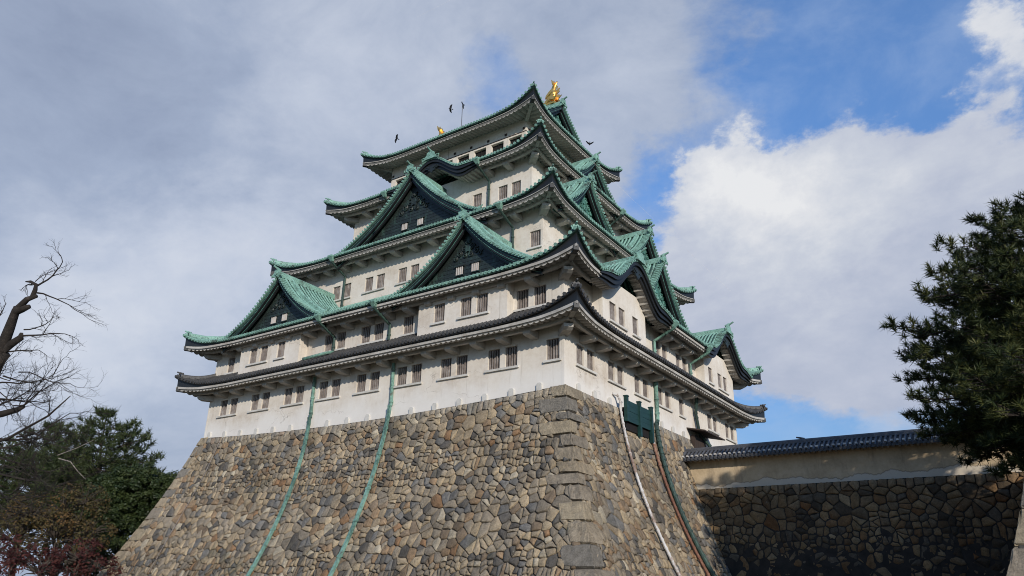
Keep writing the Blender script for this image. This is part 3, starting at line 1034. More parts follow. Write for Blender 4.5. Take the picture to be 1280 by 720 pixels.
def build_skirt(sk, tile_mat, dark_band, copper, brackets=True, visible=('front', 'right')):
    k = sk.k
    o_wall = OV
    tiles, teeth, eave, soffit, grey, beam, brk, blk = MB(), MB(), MB(), MB(), MB(), MB(), [], MB()
    for side, (P0, T, N, ln) in sk.sides.items():
        vis = side in visible
        nc = int(round(ln / SP))
        sp = ln / nc
        # --- tile surface + battens
        nd = 6 if sk.D > 3 else 3
        for c_ in range(nc):
            u0, u1 = c_ * sp, (c_ + 1) * sp
            um = (u0 + u1) / 2
            gap = sk.ingap(side, um)
            ds = 1.5 if gap else 0.0
            rowsA = []
            for uu in (u0, u1):
                dm = max(ds, min(sk.D, min(uu, ln - uu)))
                rowsA.append([sk.S(side, uu, ds + (dm - ds) * j / nd) for j in range(nd + 1)])
            tiles.cur = 1
            tiles.grid(rowsA)
            tiles.cur = 0
            if not vis:
                continue
            dm = min(sk.D, min(um, ln - um))
            if dm > .15:
                d0 = ds - .04 if not gap else ds
                pts = [sk.S(side, um, d0 + (dm - d0) * j / nd, .055) for j in range(nd + 1)]
                tiles.tube(pts, .085, 6, cap=not gap)
                if not gap:                        # round eave-end tile
                    e0 = sk.S(side, um, .02, .035)
                    e1 = e0 + N * .10 - Z * .02
                    tiles.tube([e0, e1], .125, 9)
        # --- eave layers
        ne = max(2, int(ln / .33))
        segs = [(0.0, ln)]
        for (a, b) in sk.gaps.get(side, []):
            new = []
            for (p, q) in segs:
                if a <= p and b >= q:
                    continue
                if p < a < q:
                    new.append((p, a))
                if p < b < q:
                    new.append((b, q))
                if b <= p or a >= q:
                    new.append((p, q))
            segs = new

        def rib(mb, layers, lo, hi, step=.33):
            """layers: list of (inset, z, lf); mitred at the corners"""
            n = max(2, int((hi - lo) / step))
            rws = []
            for d, z, lf in layers:
                a = max(lo, d) if lo == 0 else lo
                b = min(hi, ln - d) if hi == ln else hi
                rws.append([sk.E(side, a + (b - a) * j / n, d, z, lf) for j in range(n + 1)])
            mb.grid(rws)
        for (lo, hi) in segs:
            tiles.cur = 0
            tiles.cur = 1
            rib(tiles, [(.0, .03, 1), (.02, -.12, 1), (.22, -.12, 1)], lo, hi)
            tiles.cur = 0
            rib(blk, [(.17, -.10, 1), (.19, -.21, .42), (.30, -.21, .42)], lo, hi)
            if dark_band:
                rib(eave, [(.30, -.17, .42), (.15, -.17, .42), (.15, -.23, .42), (.21, -.23, .42)], lo, hi)
                rib(grey, [(.22, -.21, .42), (.22, -.36, .42), (.30, -.36, .42)], lo, hi)
                rib(eave, [(.24, -.35, .42), (.24, -.40, .42), (.32, -.40, .42)], lo, hi)
            else:
                rib(eave, [(.30, -.17, .42), (.14, -.17, .42), (.15, -.35, .42), (.23, -.35, .42), (.24, -.40, .42), (.32, -.40, .42)], lo, hi)
            # wavy plastered rafters: tooth faces + corrugated soffit
            per = .44
            nn = max(4, int(round((hi - lo) / per)) * 6)
            top, r_, soff_rows = [], [], []
            wave = (0.0, .55, .95, 1.0, .95, .55)
            dl = [.27, .27, .95, o_wall + .02]
            cols = []
            for j in range(nn + 1):
                u = lo + (hi - lo) * j / nn
                am = min(u, ln - u)
                w = wave[j % 6] * .115
                col_ = []
                for q, d in enumerate(dl):
                    dd = min(d, am) if (lo == 0 and u < d) or (hi == ln and ln - u < d) else d
                    if dd < .27 - 1e-6:
                        dd = .27
                        uu = .27 if u < ln / 2 else ln - .27
                    else:
                        uu = u
                    z = -.36 if q == 0 else soff(dd) - w
                    col_.append(sk.E(side, uu, dd, z, .42))
                cols.append(col_)
            teeth.grid([c_[:2] for c_ in cols])
            soffit.grid([c_[1:] for c_ in cols])
            # beam under the rafters
            if brackets:
                bd = 1.02
                a = max(lo, bd) if lo == 0 else lo
                b = min(hi, ln - bd) if hi == ln else hi
                n = max(2, int((b - a) / .6))
                zt, zb = soff(bd) - .10, soff(bd) - .34
                rws = []
                for d, z in ((bd - .12, zt), (bd - .12, zb), (bd + .12, zb), (bd + .12, zt)):
                    rws.append([sk.E(side, a + (b - a) * j / n, d, z, .5) for j in range(n + 1)])
                beam.grid(rws)
        if brackets and vis:
            i = INS[k]
            wl = ln - 2 * OV
            nb = int(round(wl / 2.06))
            for j in range(1, nb):
                u = OV + wl * j / nb
                if sk.ingap(side, u, .3):
                    continue
                b = MB()
                zt = ZE[k] + soff(1.2) - .37 + LIFT[k] * .5 * sk.g(min(u, ln - u)) * .6
                base_ = P0 + T * u - N * OV
                hw = .26
                # profile along the outward direction: tapered under-side
                pr = [(0.0, zt + .18), (1.10, zt + .02), (1.10, zt - .16), (.95, zt - .24), (0.0, zt - .30)]
                A_ = [base_ - T * hw + N * a_ + Z * z_ for a_, z_ in pr]
                B_ = [base_ + T * hw + N * a_ + Z * z_ for a_, z_ in pr]
                b.poly(A_)
                b.poly(B_)
                for q in range(len(pr)):
                    b.quad(A_[q], B_[q], B_[(q + 1) % len(pr)], A_[(q + 1) % len(pr)])
                brk.append(b)
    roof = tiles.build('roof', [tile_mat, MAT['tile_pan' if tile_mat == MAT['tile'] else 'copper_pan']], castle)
    eave.build('eave_fascia', MAT['eave_white'], roof)
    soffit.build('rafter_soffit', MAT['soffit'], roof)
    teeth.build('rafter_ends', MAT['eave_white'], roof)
    blk.build('eave_board', MAT['black'], roof)
    if dark_band:
        grey.build('eave_moulding', MAT['eave_grey'], roof)
    if brackets:
        beam.build('eave_beam', MAT['eave_white'], roof)
        for b in brk:
            b.build('bracket', MAT['eave_white'], roof)
    # corners: hip ridge, finial, corner beam, corner block
    for (side, at_end) in (('front', 0), ('front', 1), ('right', 1)):
        P0, T, N, ln = sk.sides[side]

        def H(d, dz, lf=1.0, z=None):
            u = ln - d if at_end else d
            return sk.S(side, u, d, dz, lf, z)
        sgn = 1 if at_end else -1
        dg = (N + T * sgn).normalized()             # outward diagonal
        sv = Vector((-dg.y, dg.x, 0))
        m = MB()
        nd = 8
        pts = [H(.30 + (sk.D - .30) * j / nd, 0) for j in range(nd + 1)]
        m.sweep(pts, [(-.19, -.05), (-.17, .26), (-.10, .33), (0, .36), (.10, .33), (.17, .26), (.19, -.05)], sv)
        for j in range(int(sk.D / .30)):            # rolls laid along the ridge sides
            p = H(.34 + j * .30, .10)
            for q in (-1, 1):
                m.tube([p + sv * q * .14, p + sv * q * .26], .075, 6)
        m.build('hip_ridge', tile_mat, roof)
        m = MB()                                    # end tile with its horn and scrolls
        e = H(.26, .16)
        pl = [(-.24, -.14), (-.28, .04), (-.19, .10), (-.21, .20), (-.10, .27), (0, .35), (.10, .27), (.21, .20), (.19, .10), (.28, .04), (.24, -.14)]
        m.sweep([e + dg * .02, e + dg * .14], pl, sv)
        m.tube([e + Z * .22 - dg * .2, e + Z * .27 + dg * .16, e + Z * .34 + dg * .36], [.08, .07, .06], 7)
        m.tube([e - Z * .02 + dg * .14, e + Z * .02 + dg * .34], .12, 8)
        for q in (-1, 1):
            m.tube([e + sv * q * .22 + Z * .0 + dg * .1, e + sv * q * .31 + Z * .10 + dg * .1, e + sv * q * .24 + Z * .17 + dg * .1], .045, 5)
        m.build('ridge_end_tile', tile_mat, roof)
        m = MB()                                    # diagonal corner beam with a dark capped end
        p0, p1 = H(.12, 0, .5, -.50), H(OV, 0, .45, soff(OV) - .26)
        dv = (p1 - p0).normalized()
        upv = sv.cross(dv)
        if upv.z < 0:
            upv = -upv
        m.cur = 0
        m.obox((p0 + p1) / 2 + dv * .28, dv * ((p1 - p0).length / 2 - .28), sv * .15, upv * .17)
        m.cur = 1
        m.obox(p0 + dv * .42, dv * .28, sv * .165, upv * .185)
        m.build('corner_beam', [MAT['eave_white'], MAT['black']], roof)
        if brackets:
            m = MB()
            q0 = H(OV, 0, .62, soff(OV) - .62)
            pr = [(-.4, .18), (1.15, .12), (1.15, -.10), (.85, -.24), (-.4, -.30)]
            A_ = [q0 + dg * a_ - sv * .30 + Z * z_ for a_, z_ in pr]
            B_ = [q0 + dg * a_ + sv * .30 + Z * z_ for a_, z_ in pr]
            m.poly(A_)
            m.poly(B_)
            for q in range(5):
                m.quad(A_[q], B_[q], B_[(q + 1) % 5], A_[(q + 1) % 5])
            m.build('corner_bracket', MAT['eave_white'], roof)
    return roof


sk1 = Skirt(0, OV, 1.25)
sk2 = Skirt(1, OV + 4.5, 3.7)
sk3 = Skirt(2, OV + 3.04, 3.0)
sk4 = Skirt(3, OV + 2.16, 2.45)
D5 = 2.25


def top_prof(d):
    return .43 * d + .0268 * d * d


sk5 = Skirt(4, D5, top_prof(D5))
sk5.prof = top_prof


def u_right(sk, y):
    return y - sk.y0


def u_front(sk, x):
    return x - sk.x0


KA, KB, KW = 7.3, 25.75, 5.9           # curved gables on the right side of the second roof
K4X, K4W = -17.3, 5.4                  # curved gable on the front of the fourth roof
sk2.gaps = {'right': [(u_right(sk2, KA - KW + .25), u_right(sk2, KA + KW - .25)), (u_right(sk2, KB - KW + .25), u_right(sk2, KB + KW - .25))]}
sk4.gaps = {'front': [(u_front(sk4, K4X - K4W + .25), u_front(sk4, K4X + K4W - .25))]}
roof1 = build_skirt(sk1, MAT['tile'], False, False)
roof2 = build_skirt(sk2, MAT['copper'], False, True)
roof3 = build_skirt(sk3, MAT['copper'], True, True)
roof4 = build_skirt(sk4, MAT['copper'], True, True)
roof5 = build_skirt(sk5, MAT['copper'], True, True, brackets=False)

# ================================================================== GABLES


def gable(parent_thing, C, T, N, w, h, back, prof=None, wall_mat='copper_panel', windows=2, orn=1.0, name='gable', desc=True, wall_in=.85, bh=.62, tile='copper', finial=True, wall_drop=.7, front_over=0.0):
    C, T, N = Vector(C), Vector(T), Vector(N)
    if prof is None:
        def prof(q):
            r = 1 - q
            return h * (.50 * r + .50 * r ** 2.3)

    def P(x, n, z):
        return C + T * x + N * n + Z * z

    def pz(x):
        return prof(min(1.0, abs(x) / w))
    NX = 28
    xs = [w * (-1 + 2 * j / NX) for j in range(NX + 1)]
    m = MB()
    m.cur = 1
    m.grid([[P(x, n, pz(x)) for x in xs] for n in (0, -back * .5, -back)])
    m.cur = 0
    m.grid([[P(x, n, pz(x) - dz) for x in xs] for n, dz in ((0, 0), (.0, .13), (-.2, .13))])
    nb = int((back - .7) / .40)
    for j in range(nb):
        n = -.75 - j * .40
        for sg in (-1, 1):
            pts = [P(sg * w * q / 12, n, pz(w * q / 12) + .06) for q in range(13)]
            m.tube(pts, .098, 5, up=N)
    # verge tiles: short rolls across the edge
    arc = [0.0]
    NS = 60
    for q in range(NS):
        x0, x1 = w * q / NS, w * (q + 1) / NS
        arc.append(arc[-1] + math.hypot(x1 - x0, pz(x1) - pz(x0)))
    nv = int(arc[-1] / .30)
    for j in range(nv + 1):
        sarc = arc[-1] * j / nv
        q = max(i_ for i_ in range(NS + 1) if arc[i_] <= sarc + 1e-6)
        x = w * min(1, q / NS + ((sarc - arc[q]) / (arc[min(NS, q + 1)] - arc[q]) / NS if q < NS else 0))
        for sg in (-1, 1):
            m.tube([P(sg * x, .09, pz(x) + .03), P(sg * x, -.52, pz(x) + .05)], .098, 7)
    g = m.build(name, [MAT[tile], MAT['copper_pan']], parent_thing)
    # ridge
    m = MB()
    m.sweep([P(0, -.05, h), P(0, -back, h)], [(-.24, -.15), (-.22, .26), (-.12, .36), (.12, .36), (.22, .26), (.24, -.15)], T)
    if desc:
        for sg in (-1, 1):
            qs = [.07 + (.80 - .07) * j / 12 for j in range(13)]
            pts = [P(sg * w * q, -1.30, prof(q)) for q in qs]
            m.sweep(pts, [(-.16, 0), (-.14, .42), (0, .52), (.14, .42), (.16, 0)], N)
            e = pts[-1]
            m.sweep([e + T * sg * .02, e + T * sg * .12], [(-.26, -.05), (-.30, .3), (0, .68), (.30, .3), (.26, -.05)], N)
            m.tube([e + Z * .50, e + Z * .58 + T * sg * .25, e + Z * .70 + T * sg * .42], [.07, .065, .05], 6)
    m.build('ridge', MAT[tile], g)
    if finial:
        m = MB()
        e = P(0, .0, h + .12)
        pl = [(-.36, -.30), (-.46, -.02), (-.30, .10), (-.34, .30), (-.16, .42), (0, .54), (.16, .42), (.34, .30), (.30, .10), (.46, -.02), (.36, -.30)]
        m.sweep([e - N * .02, e + N * .13], pl, T)
        m.tube([e + Z * .36 - N * .25, e + Z * .44 + N * .20, e + Z * .54 + N * .48], [.10, .09, .08], 7)
        m.tube([e - Z * .04 + N * .1, e - Z * .04 + N * .22], .16, 9)
        for sg in (-1, 1):
            m.tube([e + T * sg * .34 - Z * .22 + N * .07, e + T * sg * .62 - Z * .28 + N * .07, e + T * sg * .60 - Z * .06 + N * .07], .07, 5)
        m.build('ridge_end_tile', MAT[tile], g)
    # bargeboards (two steps) and the dark underside
    m = MB()
    for (z0, z1, n0, n1) in ((.12, .12 + bh, -.14, -.34), (.12 + bh * .9, .12 + bh * 1.62, -.36, -.52)):
        rws = []
        for n, zz in ((n1, z0), (n0, z0), (n0, z1), (n1, z1)):
            rw = []
            for x in xs:
                f = 1 + .35 * (abs(x) / w)
                rw.append(P(x, n, pz(x) - (z0 + (zz - z0) * f)))
            rws.append(rw)
        m.grid(rws)
    m.grid([[P(x, n, pz(x) - .14) for x in xs] for n in (-.16, -wall_in)])
    m.build('bargeboard', MAT['black'], g)
    m = MB()
    for k_ in range(3):                             # thin raised lines following the bargeboard
        zz = .12 + bh * (.28 + .45 * k_)
        nn = -.12 if k_ < 2 else -.335
        for sg in (-1, 1):
            pts = [P(sg * w * (.03 + .95 * q / 14), nn, pz(w * (.03 + .95 * q / 14)) - zz * (1 + .25 * (q / 14))) for q in range(15)]
            m.tube(pts, .022, 4)
    m.build('bargeboard_line', MAT['copper_pale'], g)
    # panel wall with board joints
    m = MB()
    xw = [w * (-.97 + 1.94 * j / NX) for j in range(NX + 1)]
    rws = [[P(x, -wall_in, -wall_drop) for x in xw], [P(x, -wall_in, max(-wall_drop + .02, pz(x) - .15)) for x in xw]]
    m.grid(rws)
    zz = .25
    while zz < h * .55:
        xm = max([abs(x) for x in xw if pz(x) - .9 > zz] + [0])
        if xm > .4:
            m.obox(P(0, -wall_in + .004, zz), T * xm, N * .018, Z * .014)
        zz += .30
    m.build('gable_wall', MAT[wall_mat], g)
    # scroll ornament below the apex
    if orn:
        m = MB()
        oc = h * .56
        s = orn
        for sg in (-1, 1):
            for (cx, cz, rad, turns, ph) in ((.34, .10, .30, 1.5, 0), (.80, -.28, .26, 1.4, 1), (.28, -.52, .22, 1.3, 2), (1.15, -.62, .20, 1.2, .5), (.12, .55, .18, 1.2, .8)):
                pts = []
                for q in range(15):
                    a = ph + sg * turns * 2 * PI * q / 14
                    rr_ = rad * (1 - .8 * q / 14)
                    pts.append(P(s * (sg * cx + rr_ * math.cos(a)), -wall_in + .06, oc + s * (cz + rr_ * math.sin(a))))
                m.tube(pts, .05 * s, 5)
        pl = [(0, .34), (.17, .12), (.36, .10), (.22, -.10), (.26, -.34), (0, -.22), (-.26, -.34), (-.22, -.10), (-.36, .10), (-.17, .12)]
        A_ = P(0, -wall_in + .02, oc)
        m.sweep([A_, A_ + N * .09], [(a * s, b * s) for a, b in pl], T)
        m.build('scroll_ornament', MAT['copper_panel' if wall_mat == 'copper_panel' else 'copper_pale'], g)
    # barred openings
    if windows:
        for sg in (-1, 1):
            cx = sg * .085 * w * 1.25
            zc = h * (.21 if windows == 2 else .235)
            o = P(cx, -wall_in, zc)
            ww, wh = .66, .62
            m = MB()
            m.cur = 1
            m.obox(o + N * .01, T * ww / 2, N * .008, Z * wh / 2)
            m.cur = 0
            for b_ in range(4):
                m.obox(o + T * (-ww / 2 + ww * (b_ + .5) / 4) + N * .055, T * .042, N * .03, Z * wh / 2)
            m.cur = 2
            m.obox(o + Z * (wh / 2 + .05) + N * .06, T * (ww / 2 + .10), N * .09, Z * .05)
            m.obox(o - Z * (wh / 2 + .04) + N * .05, T * (ww / 2 + .06), N * .06, Z * .035)
            m.build('gable_window', [MAT['bar_white'], MAT['void'], MAT['copper_panel']], g)
    return g


def curved_gable(C, T, N, w, h, back, wall_n, lunette_z, ribs=True, base_drop=0.0):
    """karahafu: a bell-curved gable over the eave"""
    C, T, N = Vector(C), Vector(T), Vector(N)

    def pz(x):
        q = min(1.0, abs(x) / w)
        z = h * (.5 + .5 * math.cos(PI * min(q / .66, 1)))
        if q > .66:
            z += -base_drop * ((q - .66) / .34) ** 1.5
        return z

    def P(x, n, z):
        return C + T * x + N * n + Z * z
    NX = 44
    xs = [w * (-1 + 2 * j / NX) for j in range(NX + 1)]
    m = MB()
    m.cur = 1
    m.grid([[P(x, n, pz(x)) for x in xs] for n in (0.06, -back * .5, -back)])
    m.cur = 0
    m.grid([[P(x, n, pz(x) - dz) for x in xs] for n, dz in ((.06, 0), (.06, .13), (-.2, .13))])
    # rolls run down the curve
    for j in range(int((back - .4) / SP)):
        n = -.62 - j * SP
        for sg in (-1, 1):
            m.tube([P(sg * w * q / 20, n, pz(w * q / 20) + .035) for q in range(21)], .085, 5, up=N)
    arc = 0.0
    last = None
    acc = 0.0
    NS = 160
    for q in range(NS + 1):
        x = w * q / NS
        p = (x, pz(x))
        if last:
            acc += math.hypot(p[0] - last[0], p[1] - last[1])
        last = p
        if acc >= .30 or q == 0:
            acc = 0.0
            for sg in (-1, 1):
                m.tube([P(sg * x, .13, p[1] + .03), P(sg * x, -.45, p[1] + .05)], .098, 7)
    g = m.build('curved_gable', [MAT['copper'], MAT['copper_pan']], castle)
    m = MB()
    m.sweep([P(0, .0, h), P(0, -back, h)], [(-.24, -.15), (-.22, .34), (-.12, .46), (.12, .46), (.22, .34), (.24, -.15)], T)
    m.build('ridge', MAT['copper'], g)
    m = MB()
    e = P(0, .06, h + .25)
    pl = [(-.62, -.36), (-.70, -.12), (-.42, .04), (-.40, .28), (-.18, .42), (0, .60), (.18, .42), (.40, .28), (.42, .04), (.70, -.12), (.62, -.36)]
    m.sweep([e - N * .02, e + N * .14], pl, T)
    m.tube([e + Z * .40 - N * .25, e + Z * .50 + N * .22, e + Z * .66 + N * .55], [.10, .09, .075], 7)
    for sg in (-1, 1):
        m.tube([e + T * sg * .5 - Z * .28 + N * .08, e + T * sg * .95 - Z * .42 + N * .08, e + T * sg * .98 - Z * .14 + N * .08, e + T * sg * .75 - Z * .12 + N * .08], .085, 5)
    m.build('ridge_end_tile', MAT['copper'], g)
    # thick black fascia in three steps
    m = MB()
    for (z0, z1, n0, n1) in ((.12, .42, -.02, -.30), (.40, .74, -.16, -.36), (.72, 1.0, -.30, -.46)):
        rws = []
        for n, zz in ((n1, z0), (n0, z0), (n0, z1), (n1, z1)):
            rw = []
            for x in xs:
                f = 1.0 if abs(x) < .7 * w else max(.45, 1 - .55 * (abs(x) / w - .7) / .3)
                rw.append(P(x, n, pz(x) - (.12 + (zz - .12) * f)))
            rws.append(rw)
        m.grid(rws)
    m.build('curved_fascia', MAT['black'], g)
    # pale curved soffit back to the wall with raised ribs
    m = MB()
    q1 = .985
    xin = [w * (-q1 + 2 * q1 * j / NX) for j in range(NX + 1)]

    def so_(x, n):
        f = 1.0 if abs(x) < .7 * w else max(.62, 1 - .38 * (abs(x) / w - .7) / .3)
        return pz(x) - .80 * f
    m.grid([[P(x, n, so_(x, n)) for x in xin] for n in (-.34, -wall_n - .02)])
    nr = int(2 * w / .44)
    for j in range(nr):
        x = -w * .94 + 2 * w * .94 * (j + .5) / nr
        m.sweep([P(x, -.44, so_(x, 0) - .06), P(x, -wall_n, so_(x, 0) - .06)], [(-.13, .08), (-.09, -.06), (.09, -.06), (.13, .08)], T)
    m.build('curved_soffit', MAT['eave_white'], g)
    # wall inside the arch
    m = MB()
    m.grid([[P(x, -wall_n, lunette_z) for x in xin], [P(x, -wall_n, max(lunette_z + .01, so_(x, 0))) for x in xin]])
    m.build('arch_wall', MAT['plaster'], g)
    # hanging ornament below the crown
    m = MB()
    e = P(0, -.20, h - .95)
    pl = [(0, .25), (.30, .22), (.62, .30), (.80, .12), (.60, -.04), (.42, -.06), (.34, -.24), (.14, -.30), (0, -.50), (-.14, -.30), (-.34, -.24), (-.42, -.06), (-.60, -.04), (-.80, .12), (-.62, .30), (-.30, .22)]
    m.sweep([e - N * .08, e + N * .06], pl, T)
    for sg in (-1, 1):
        m.tube([e + T * sg * .2 + N * .08, e + T * sg * .45 + Z * .08 + N * .08, e + T * sg * .60 + Z * .2 + N * .08], .045, 5)
    m.build('hanging_ornament', MAT['copper_dark'], g)
    return g


# front: twin gables of the second roof, one big gable on the third, curved gable on the fourth
for gx in (-7.3, -27.2):
    gable(castle, (gx, sk2.y0 + .30, ZE[1] + .16), XD, FN, 6.5, 4.85, 7.2, windows=3, orn=.95, bh=.42)
gable(castle, (-17.15, sk3.y0 + .30, ZE[2] + .16), XD, FN, 8.35, 6.25, 7.4, windows=2, orn=1.25, bh=.54)
curved_gable((K4X, sk4.y0 - .02, ZE[3] + .16), XD, FN, K4W, 1.75, 4.6, OV + .02, ZE[3] - .6)
# right side: curved pair and a centre gable on the second roof, pair on the third, one on the fourth
for ky in (KA, KB):
    curved_gable((sk2.x1 + .02, ky, ZE[1] + .50), YD, RN, KW, 2.35, 6.0, OV - BP + .02, ZE[1] + .9, base_drop=.45)
gable(castle, (.25, 16.0, ZE[1] + 1.0), YD, RN, 6.0, 5.65, 6.0, wall_mat='copper_pale', windows=0, orn=1.3, bh=.55)
for gy in (9.3, 20.7):
    gable(castle, (sk3.x1 - .30, gy, ZE[2] + .16), YD, RN, 4.8, 4.05, 6.0, wall_mat='copper_pale', windows=0, orn=1.1, bh=.48)
gable(castle, (sk4.x1 - .30, 16.0, ZE[3] + .16), YD, RN, 4.6, 3.35, 5.0, wall_mat='copper_pale', windows=0, orn=1.0, bh=.48)

# top roof: hip-and-gable; the two gable roofs meet at mid-length and carry the upper slopes
half = (sk5.y1 - sk5.y0) / 2
wg = half - D5
zb = ZE[4] + top_prof(D5)
hg = top_prof(half) - top_prof(D5)
xg = sk5.x1 - D5 + .55
for (sx, N_) in ((xg, RN), (-L - xg, -RN)):
    gable(castle, (sx, Wd / 2, zb), YD if N_ == RN else -YD, N_, wg, hg, xg + L / 2, prof=lambda q: top_prof(half - q * wg) - top_prof(D5),
          wall_mat='copper_pale', windows=0, orn=1.0, bh=.50, wall_in=.75, wall_drop=.6)


def golden_fish(x, face):
    """golden ridge-end dolphin-fish: head down on the ridge, body arched, tail raised"""
    zr = zb + hg + .30
    m = MB()
    pts, rad = [], []
    for (a, b, r) in ((-.85, .22, .20), (-.62, .30, .40), (-.20, .52, .48), (.12, .90, .42), (.24, 1.30, .34), (.22, 1.68, .26), (.34, 2.12, .17), (.60, 2.62, .05)):
        pts.append((x + face * a, Wd / 2, zr + b))
        rad.append(r)
    m.tube(pts, rad, 10)

    def fin(pl, y0=-.05, y1=.05):
        A_ = [(x + face * a, Wd / 2 + y0, zr + b) for a, b in pl]
        B_ = [(x + face * a, Wd / 2 + y1, zr + b) for a, b in pl]
        m.poly(A_)
        m.poly(B_)
        for q in range(len(pl)):
            m.quad(A_[q], B_[q], B_[(q + 1) % len(pl)], A_[(q + 1) % len(pl)])
    fin([(.20, 1.62), (-.40, 1.42), (-.82, 1.05), (-.74, 1.42), (-.40, 1.78), (-.05, 2.05), (.10, 2.40), (.62, 2.75), (.55, 2.35), (.42, 1.95)], -.06, .06)
    fin([(.40, 1.20), (.62, 1.18), (.92, 1.42), (.80, 1.55), (.94, 1.80), (.70, 1.74), (.55, 1.62), (.38, 1.66)], -.05, .05)
    fin([(.30, .55), (.62, .38), (1.15, .85), (.95, .80), (.85, 1.02), (.45, .95)], -.05, .05)
    for sg in (-1, 1):
        fin([(.0, .40), (.45, .25), (.75, .60), (.45, .62), (.50, .92), (.15, .80)], sg * .36, sg * .56)
        m.tube([(x + face * -.62, Wd / 2 + sg * .25, zr + .52), (x + face * -.64, Wd / 2 + sg * .32, zr + .57)], .10, 8)
    fin([(-1.05, .02), (.40, .02), (.45, .30), (-.5, .34), (-1.08, .42)], -.34, .34)
    fan = [(0, 2.0), (.50, 2.25), (.62, 2.62), (.36, 2.50), (.16, 2.80), (0, 2.55), (-.16, 2.80), (-.36, 2.50), (-.62, 2.62), (-.50, 2.25)]
    m.sweep([Vector((x + face * .26, 0, 0)), Vector((x + face * .36, 0, 0))], [(Wd / 2 + a, zr + b) for a, b in fan], YD, Z)
    for q in range(5):                              # scale rows
        p0 = Vector(pts[2 + q // 2]).lerp(Vector(pts[3 + q // 2]), .5 * (q % 2))
        m.tube([p0 + Vector((0, -.02, .0)), p0 + Vector((0, .02, .04))], rad[2 + q // 2] * 1.06, 12)
    m.build('golden_fish_ornament', MAT['gold'], castle, smooth=False)


golden_fish(xg - 1.3, 1)
golden_fish(-L - xg + 1.3, -1)
m = MB()
m.tube([(-22.6, Wd / 2, zb + hg + .2), (-22.6, Wd / 2, 39.1)], .045, 6)
m.tube([(-22.6, Wd / 2, zb + hg + .2), (-22.6, Wd / 2, zb + hg + .7)], .09, 6)
m.build('lightning_rod', MAT['rod'], castle)

# ================================================================== CASTLE FITTINGS


def hit_front(px, py, off):
    d = pix_dir(px, py)
    lo, hi = 20.0, 120.0
    for _ in range(60):
        t = (lo + hi) / 2
        p = CAM + d * t
        if p.y > -(bat(max(0, -p.z)) + off):
            hi = t
        else:
            lo = t
    return CAM + d * lo


def hit_right(px, py, off):
    d = pix_dir(px, py)
    lo, hi = 20.0, 120.0
    for _ in range(60):
        t = (lo + hi) / 2
        p = CAM + d * t
        if p.x < bat(max(0, -p.z)) + off:
            hi = t
        else:
            lo = t
    return CAM + d * lo


def pipe(pts, r, mat, name='downpipe', collars=True, step=2.0, n=8):
    m = MB()
    pts = [Vector(p) for p in pts]
    m.tube(pts, r, n)
    if collars:
        acc = 0
        for a, b in zip(pts, pts[1:]):
            ln = (b - a).length
            k = int(ln / step)
            dv = (b - a).normalized()
            for j in range(k + 1):
                p = a + dv * min(ln, (j + .4) * step)
                m.tube([p - dv * .06, p + dv * .06], r * 1.28, n)
    return m.build(name, mat, castle, smooth=False)


def hopper(p, N, T, parent_mat, sc=.72):
    """tapering gutter head hung on the eave"""
    m = MB()
    top = [p + T * a * .38 * sc + N * b * sc for a, b in ((-1, -.10), (1, -.10), (1, .42), (-1, .42))]
    bot = [p - Z * .50 * sc + T * a * .16 * sc + N * b * sc for a, b in ((-1, -.25), (1, -.25), (1, .05), (-1, .05))]
    m.poly([q + Z * .12 for q in top])
    for a in range(4):
        b = (a + 1) % 4
        m.quad(top[a] + Z * .12, top[b] + Z * .12, top[b] - Z * .02, top[a] - Z * .02)
        m.quad(top[a] - Z * .02, top[b] - Z * .02, bot[b], bot[a])
    m.poly(bot)
    return m.build('gutter_head', parent_mat, castle)


# front pipes from the second roof down onto the first
for (x, dx) in ((-20.9, .1), (-15.0, .1)):
    hopper(Vector((x, sk2.y0 + .02, ZE[1] - .02)), FN, XD, MAT['copper'])
    pipe([(x, sk2.y0 - .02, ZE[1] - .40), (x + dx, -.22, ZE[1] - 1.25), (x + dx, -.22, 5.28)], .115, MAT['pipe_dark'])
m = MB()
m.tube([(-20.8, -.22, 5.30), (-20.85, -.9, 5.02), (-22.4, -1.75, 4.55)], .12, 8)
m.build('downpipe', MAT['pipe'], castle)
# third roof
for (x, zb_) in ((-25.6, 10.9), (-7.2, 11.6)):
    i = INS[2]
    hopper(Vector((x, sk3.y0 + .02, ZE[2] - .02)), FN, XD, MAT['copper'])
    pipe([(x, sk3.y0 - .02, ZE[2] - .40), (x + .1, i - .22, ZE[2] - 1.3), (x + .1, i - .22, zb_)], .11, MAT['pipe_dark'])
# fourth roof
for (x, zb_) in ((-12.0, 18.6), (-22.9, 18.6)):
    i = INS[3]
    hopper(Vector((x, sk4.y0 + .02, ZE[3] - .02)), FN, XD, MAT['copper'])
    pipe([(x, sk4.y0 - .02, ZE[3] - .40), (x + .1, i - .20, ZE[3] - 1.3), (x + .1, i - .20, zb_)], .10, MAT['pipe_dark'])
# right side
for (y, z_) in ((13.3, 5.2), (20.55, 5.2)):
    hopper(Vector((sk2.x1 - .02, y, ZE[1] - .02)), RN, YD, MAT['copper'])
    pipe([(sk2.x1 + .02, y, ZE[1] - .40), (.22, y, ZE[1] - 1.2), (.22, y, z_)], .115, MAT['pipe'])
hopper(Vector((sk4.x1 - .02, 20.6, ZE[3] - .02)), RN, YD, MAT['copper'])
pipe([(sk4.x1 + .02, 20.6, ZE[3] - .40), (-INS[3] + .2, 20.6, ZE[3] - 1.4), (-INS[3] + .2, 20.6, 18.6)], .10, MAT['pipe_dark'])

